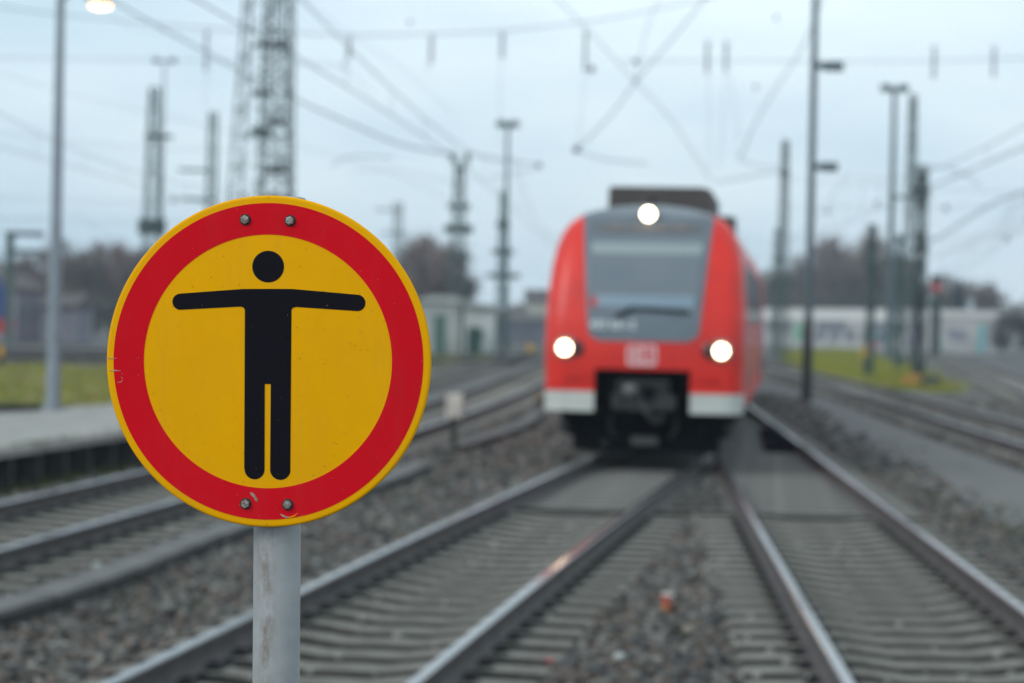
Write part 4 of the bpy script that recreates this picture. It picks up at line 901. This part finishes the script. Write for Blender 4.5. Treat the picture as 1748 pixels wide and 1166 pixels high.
def scrawl(x0, x1, z0, z1, m_, n=7):
    for i in range(n):
        x = x0 + (x1 - x0) * i / n; w_ = (x1 - x0) / n
        blob([(0, 0), (.3, -.05), (.55, .5), (.4, 1), (.8, .95), (1.0, .3), (.75, -.1), (1.05, .0), (1.1, .9), (.6, 1.15), (.1, .9), (.25, .5)][:rg.choice([8, 10, 12])], x, z0 + rg.uniform(0, .1), m_, sx=w_ * .9, sz=(z1 - z0) * rg.uniform(.7, 1))
scrawl(l * .33, l * .60, 1.3, 2.3, M_g2); blob([(0, 0), (1, .03), (.95, .5), (1.05, 1), (.1, .97), (.05, .45)], l * .74, .2, M_g1, sx=l * .11, sz=2.5)
scrawl(l * .12, l * .3, .5, 1.3, M_g1, 4)
a0 = G(1573, 600, -.1); a1 = G(1285, 589, -.1)
t, l = rot_house('goods_hall', 'long low pale hall with a light roof edge behind the slim pole', (a1.x, a1.y), (a0.x, a0.y), 12, 4.0, M_wallw, M_fascia, 0, 'building', windows=3, fascia=1.05)
for fx_, m_, wd in ((.27, M_g3, .05), (.745, M_g1, .07), (.93, M_g4, .07)): blob([(0, 0), (1, .03), (.95, .5), (1.05, 1), (.1, .97), (.05, .45)], l * fx_, .6, m_, sx=l * wd, sz=2.0)
for i in range(6): blob([(0, 0), (1, .03), (.95, .5), (1.05, 1), (.1, .97), (.05, .45)], l * (.3 + .09 * i) + .4, .7, M_win, 'wall_patch', sx=l * .06, sz=1.4)
Y = 170; x0 = P(26, 575, Y).x; x1 = P(66, 575, Y).x
rot_house('old_shed', 'mauve plaster shed with a dark roof behind the blue locomotive', (x0, Y), (x1, Y + 1), 8, P(60, 492, Y).z, M_mauve, M_rooft, 1.1, 'building', windows=2)
rot_house('old_shed', 'lower mauve shed either side of the street lamp pole', (P(70, 575, 165).x, 165), (P(124, 575, 165).x, 165), 8, P(90, 520, 165).z, M_mauve, M_rooft, .9, 'building', windows=3)
Y = 300; rot_house('house', 'small cream house with a dark roof left of the train', (P(899, 545, Y).x, Y), (P(934, 545, Y).x, Y), 8, P(915, 514, Y).z, M_cream, M_rooft, 1.6, 'house', windows=3)
Y = 260; rot_house('shed_row', 'long low mauve shed row between the white hut and the train', (P(846, 575, Y).x, Y), (P(960, 575, Y).x, Y + 10), 8, P(880, 546, Y).z, M_mauve, M_rooft, .8, 'building', windows=6)
# blue locomotive at the left edge
Y = 158; xr = P(21, 560, Y).x; zt = P(10, 462, Y).z
lo = empty('locomotive', 'blue locomotive with a red bumper, cut by the left picture edge', 'locomotive', (xr, Y, 0), (0, 0, .25))
b = MB(); b.prism([(-14, .9), (-.3, .9), (0, 1.5), (0, 2.2), (-.9, zt - .4), (-1.6, zt), (-14, zt)], 0, 3, 0, Matrix(((1, 0, 0, 0), (0, 0, 1, 0), (0, 1, 0, 0), (0, 0, 0, 1)))); b.build('body', M_blue, lo)
b = MB(); b.prism([(-14, .55), (-.1, .55), (.12, .8), (.12, 1.55), (-14, 1.5)], -.03, 3.03, 0, Matrix(((1, 0, 0, 0), (0, 0, 1, 0), (0, 1, 0, 0), (0, 0, 0, 1)))); b.build('bumper', M_lred, lo)
b = MB(); b.box(-1.9, -1.2, -.04, .02, 2.6, 3.4); b.build('cab_window', M_dirty, lo)
for q in (-1.8, -4.2, -9.5, -12):
    b = MB(); b.lathe([(.5, -.06), (.52, .06)], 20, axis='y'); b.v = [(v[0] + q, v[1] + .3, v[2] + .5) for v in b.v]; b.build('wheel', M_coup, lo)
# small ground signals and posts
def gsig(px, pt, pbm, wpx, m_, lb, Y=None):
    g = G(px, pbm, -.05); s = g.y / F; t = empty('ground_signal', lb, 'signal', g); H = P(px, pt, g.y).z + .05
    b = MB(); b.box(-.07, .07, -.07, .07, -.1, H * .6); b.build('post', M_markd, t)
    b = MB(); b.box(-wpx * s / 2, wpx * s / 2, -.1, .1, H * .5, H); b.box(-wpx * s / 2 + .05, wpx * s / 2 - .05, -.13, -.1, H * .55, H * .95); b.build('signal_box', m_, t)
gsig(905, 588, 612, 12, M_sigy, 'small orange signal just left of the train headlamp')
gsig(1476, 590, 634, 11, M_sigy, 'small orange signal at the back of the right grass strip')
gsig(1493, 582, 600, 12, M_sigr, 'small red signal in front of the long pale hall')
gsig(1, 590, 628, 9, M_sigy, 'yellow post cut by the left picture edge')
gsig(1543, 590, 624, 8, M_hut, 'pale post between the right masts')
gsig(920, 672, 690, 9, M_orange, 'little orange peg beside the train bumper')
Y = 190; g = P(1597, 560, Y); t = empty('signal_mast', 'red disc signal on a dark post in front of the right trees', 'signal', (g.x, Y, -.1)); H = P(1597, 500, Y).z
b = MB(); b.box(-.35, .35, -.15, .15, 0, H - .2); b.build('post', M_mastd, t); z = P(1597, 487, Y).z
b = MB(); b.lathe([(.45, 0), (.45, .12), (.35, .16)], 20, axis='y'); b.v = [(v[0], -v[1], v[2] + z) for v in b.v]; b.build('red_disc', M_sigr, t)
b = MB(); b.box(-.45, .45, -.2, .2, H + .9, H + 1.5); b.build('signal_top', M_mastd, t)
for x, y, lb, m_ in ((1556, 662, 'orange brown clump at the foot of the thick green mast', M_orange), (1590, 668, 'low dark box on the grass right of the thick green mast', M_markd)):
    g = G(x, y, -.1); b = MB(); b.lathe([(.5, 0), (.45, .25), (.3, .45), (.1, .5)], 9); r3 = random.Random(x); b.v = [(v[0] * r3.uniform(.7, 1.3), v[1], v[2] * r3.uniform(.8, 1.2)) for v in b.v]
    b.build('debris_heap', m_, loc=g, label=lb, cat='debris')

# ------------------------------------------------------------------ trees
def tree_parts(H, Rr, seed, n=2600, m_=M_twig, bush=False, fir=False):
    g = np.random.default_rng(seed); r_ = random.Random(seed); b = MB(); tips = []
    if not bush:
        b.tube([(0, 0, -.2), (.05, 0, H * .35), (0, .05, H * (.97 if fir else .75))], [H * .022, H * .014, H * .004], 7)
        if not fir:
            for i in range(11):
                z0 = H * r_.uniform(.2, .6); an = r_.uniform(0, 6.28); l_ = Rr * r_.uniform(.6, 1); z1 = min(H * .97, z0 + l_ * r_.uniform(.6, 1.4))
                q = (math.cos(an) * l_, math.sin(an) * l_, z1); b.tube([(0, 0, z0), (q[0] * .5, q[1] * .5, (z0 + z1) / 2 + .2), q], [H * .009, H * .005, H * .002], 5); tips.append(q)
    trunk = b.mesh('trunk', M_bark)
    nc = 16; cl = g.normal(0, 1, (nc, 3)); cl /= np.linalg.norm(cl, axis=1)[:, None]; cl *= g.uniform(.35, .95, nc)[:, None]
    c0 = H * (.45 if bush else .6); ex = np.array([Rr, Rr, H * (.5 if bush else .38)])
    k = g.integers(0, nc, n); pos = cl[k] * ex * .8 + g.normal(0, .25, (n, 3)) * ex * .55
    if fir:
        t_ = g.random(n); an = g.uniform(0, 6.28, n); rr = (1 - t_) * Rr * g.uniform(.3, 1, n) * (1 + .25 * np.sin(t_ * 40)); pos = np.c_[np.cos(an) * rr, np.sin(an) * rr, (t_ - .5) * H * .92]; c0 = H * .52
    pos[:, 2] += c0; pos[:, 2] = np.clip(pos[:, 2], .05, H * 1.02)
    d = pos - np.array([0, 0, c0 * .4]); d /= np.linalg.norm(d, axis=1)[:, None]; d += g.normal(0, .35, (n, 3)); d /= np.linalg.norm(d, axis=1)[:, None]
    sd_ = np.cross(d, g.normal(0, 1, (n, 3))); sd_ /= np.linalg.norm(sd_, axis=1)[:, None]
    ln = H * .055 * g.uniform(.5, 1.4, n)[:, None]; wd = H * (.012 if not (bush or fir) else .022) * g.uniform(.5, 1.3, n)[:, None]
    v = np.stack([pos - sd_ * wd / 2, pos + sd_ * wd / 2, pos + d * ln + sd_ * wd * .2], 1).reshape(-1, 3)
    crown = np_mesh('crown', v, np.arange(n * 3).reshape(-1, 3), m_, data_only=True)
    return trunk, crown
V_tree = [tree_parts(10, 3.6, 11, 2900), tree_parts(10, 3.0, 12, 2900, M_twigr), tree_parts(10, 4.2, 13, 3000), tree_parts(10, 3.4, 14, 2600, M_twigr)]
V_bush = [tree_parts(10, 9, 21, 5200, M_bush, bush=True), tree_parts(10, 8, 22, 5200, M_bush, bush=True)]
V_fir = [tree_parts(10, 3.0, 31, 5200, M_fir, fir=True)]
def plant(name, cat, lb, px, ptop, Y, v, w_=1., group=None):
    top = P(px, ptop, Y); H = (top.z + .1) * (1.22 if name == 'bare_tree' else .95); t = empty(name, lb, cat, (top.x, Y, -.1), (0, 0, random.uniform(0, 6)), group)
    t.scale = (H / 10 * w_, H / 10 * w_, H / 10)
    if name != 'bush': link('trunk', v[0], t)
    link('crown', v[1], t)
T = [(112, 432, 250, 1, .9), (133, 428, 235, 2, 1), (165, 434, 240, 0, 1.0), (192, 428, 245, 1, 1), (216, 436, 235, 3, 1), (40, 452, 260, 1, 1.1), (60, 446, 262, 3, .9), (240, 432, 240, 0, 1.1), (270, 440, 240, 2, 1.1),
     (728, 424, 230, 1, 1.0), (745, 426, 236, 3, 1), (758, 438, 232, 0, 1), (708, 452, 236, 2, 1.1), (776, 462, 240, 2, 1),
     (1348, 470, 330, 0, 1), (1420, 428, 310, 3, .8), (1445, 440, 300, 2, .8), (1465, 408, 320, 1, .9), (1490, 432, 305, 0, 1), (1508, 440, 300, 2, .9), (1535, 455, 310, 3, 1), (1555, 462, 300, 0, 1), (1400, 442, 320, 2, .9), (1376, 458, 325, 0, 1), (1620, 476, 310, 0, .9), (1665, 490, 320, 2, .9), (1325, 476, 335, 1, 1), (1690, 498, 320, 3, 1)]
LBT = ['bare tree left of the lamp pole, tallest of the left grove', 'bare reddish tree just right of the street lamp pole', 'bare grey tree in the middle of the left grove', 'bare brownish tree touching the left edge of the round sign', 'bare tree half hidden by the left rim of the round sign', 'low bare tree above the blue locomotive', 'bare reddish tree over the mauve shed', 'bare tree behind the upper left rim of the sign', 'bare tree hidden mostly by the sign on its left',
       'tallest reddish tree behind the grey hut', 'reddish tree over the roof of the grey hut', 'bare tree right of the reddish one behind the grey hut', 'low tree between the round sign and the grey hut', 'small tree above the dark green cabinet',
       'small tree just right of the train', 'thin bare tree right of the slim pole', 'grey bare tree above the middle of the long hall', 'tallest reddish tree right of the slim pole', 'bare tree right of the tallest reddish one', 'bare tree left of the floodlight pole', 'bare tree behind the tall right masts', 'bare tree right of the tallest mast', 'bare tree just right of the slim pole foot', 'bare tree left of the slim pole', 'small bare tree behind the red disc signal', 'bare tree right of the dark fir', 'low reddish tree beside the train roof corner', 'low tree above the right end of the white hall']
for (px, pt, Y, v, w_), lb in zip(T, LBT): plant('bare_tree', 'tree', lb, px, pt, Y, V_tree[v], w_, 'bare winter trees behind the yard')
plant('fir_tree', 'tree', 'dark fir tree right of the red disc signal', 1638, 474, 290, V_fir[0], 1)
B = [(15, 500, 240, 0, 'dark undergrowth above the blue locomotive'), (150, 490, 215, 1, 'dark bushes right of the street lamp pole'), (190, 486, 220, 0, 'dark bushes at the left rim of the round sign'), (235, 490, 220, 1, 'bushes hidden behind the left of the sign'), (705, 480, 215, 0, 'dark bushes between the sign and the grey hut'), (760, 484, 218, 1, 'dark bushes behind the grey hut'), (830, 512, 260, 0, 'low bushes behind the white hut'),
     (1400, 480, 300, 1, 'bushes above the left part of the long hall'), (1460, 470, 296, 0, 'bushes above the middle of the long hall'), (1520, 474, 295, 1, 'bushes above the right part of the long hall'), (1580, 486, 296, 0, 'bushes behind the red disc signal'), (1730, 512, 215, 1, 'dark hedge bushes at the right edge beside the white hall'), (1780, 508, 215, 0, 'hedge bushes cut by the right picture edge'), (1340, 492, 310, 1, 'bushes right of the train'), (1660, 508, 300, 0, 'bushes above the white end of the hall')]
for px, pt, Y, v, lb in B: plant('bush', 'bush', lb, px, pt, Y, V_bush[v], .75, 'dark bushes behind the yard')
# far wooded skyline
n = 60000; x = rng.uniform(-330, 330, n); y = 420 + rng.normal(0, 12, n); hmx = 7 + 2.2 * np.sin(x * .045) + 2.2 * np.sin(x * .13 + 1) + 1.5 * np.sin(x * .31)
z = rng.random(n) ** .8 * hmx * np.where(np.abs(x - 5) < 30, .45, 1)
d = rng.normal(0, 1, (n, 3)); d[:, 2] = abs(d[:, 2]) + .4; sd_ = np.cross(d, rng.normal(0, 1, (n, 3))); sd_ /= np.linalg.norm(sd_, axis=1)[:, None]; pos = np.c_[x, y, z]
v = np.stack([pos - sd_ * .35, pos + sd_ * .35, pos + d * .7], 1).reshape(-1, 3)
np_mesh('woods', v, np.arange(n * 3).reshape(-1, 3), M_twig, kind='stuff', label='far wooded skyline behind the railway yard', cat='woods')
print('objects', len(sc.objects), 'stones', len(X))

# ------------------------------------------------------------------ damp air over the yard
b = MB(); b.box(-610, 610, -70, 910, -1.2, 32)
M_h = bpy.data.materials.new('haze'); M_h.use_nodes = True; t_ = M_h.node_tree; t_.nodes.clear()
o_ = t_.nodes.new('ShaderNodeOutputMaterial'); v_ = t_.nodes.new('ShaderNodeVolumePrincipled')
v_.inputs['Color'].default_value = (.72, .86, 1.0, 1); v_.inputs['Density'].default_value = .00042; v_.inputs['Anisotropy'].default_value = 0
t_.links.new(v_.outputs[0], o_.inputs['Volume'])
b.build('haze', M_h, kind='stuff', label='thin damp haze over the whole yard', cat='haze')
sc.cycles.volume_bounces = 1
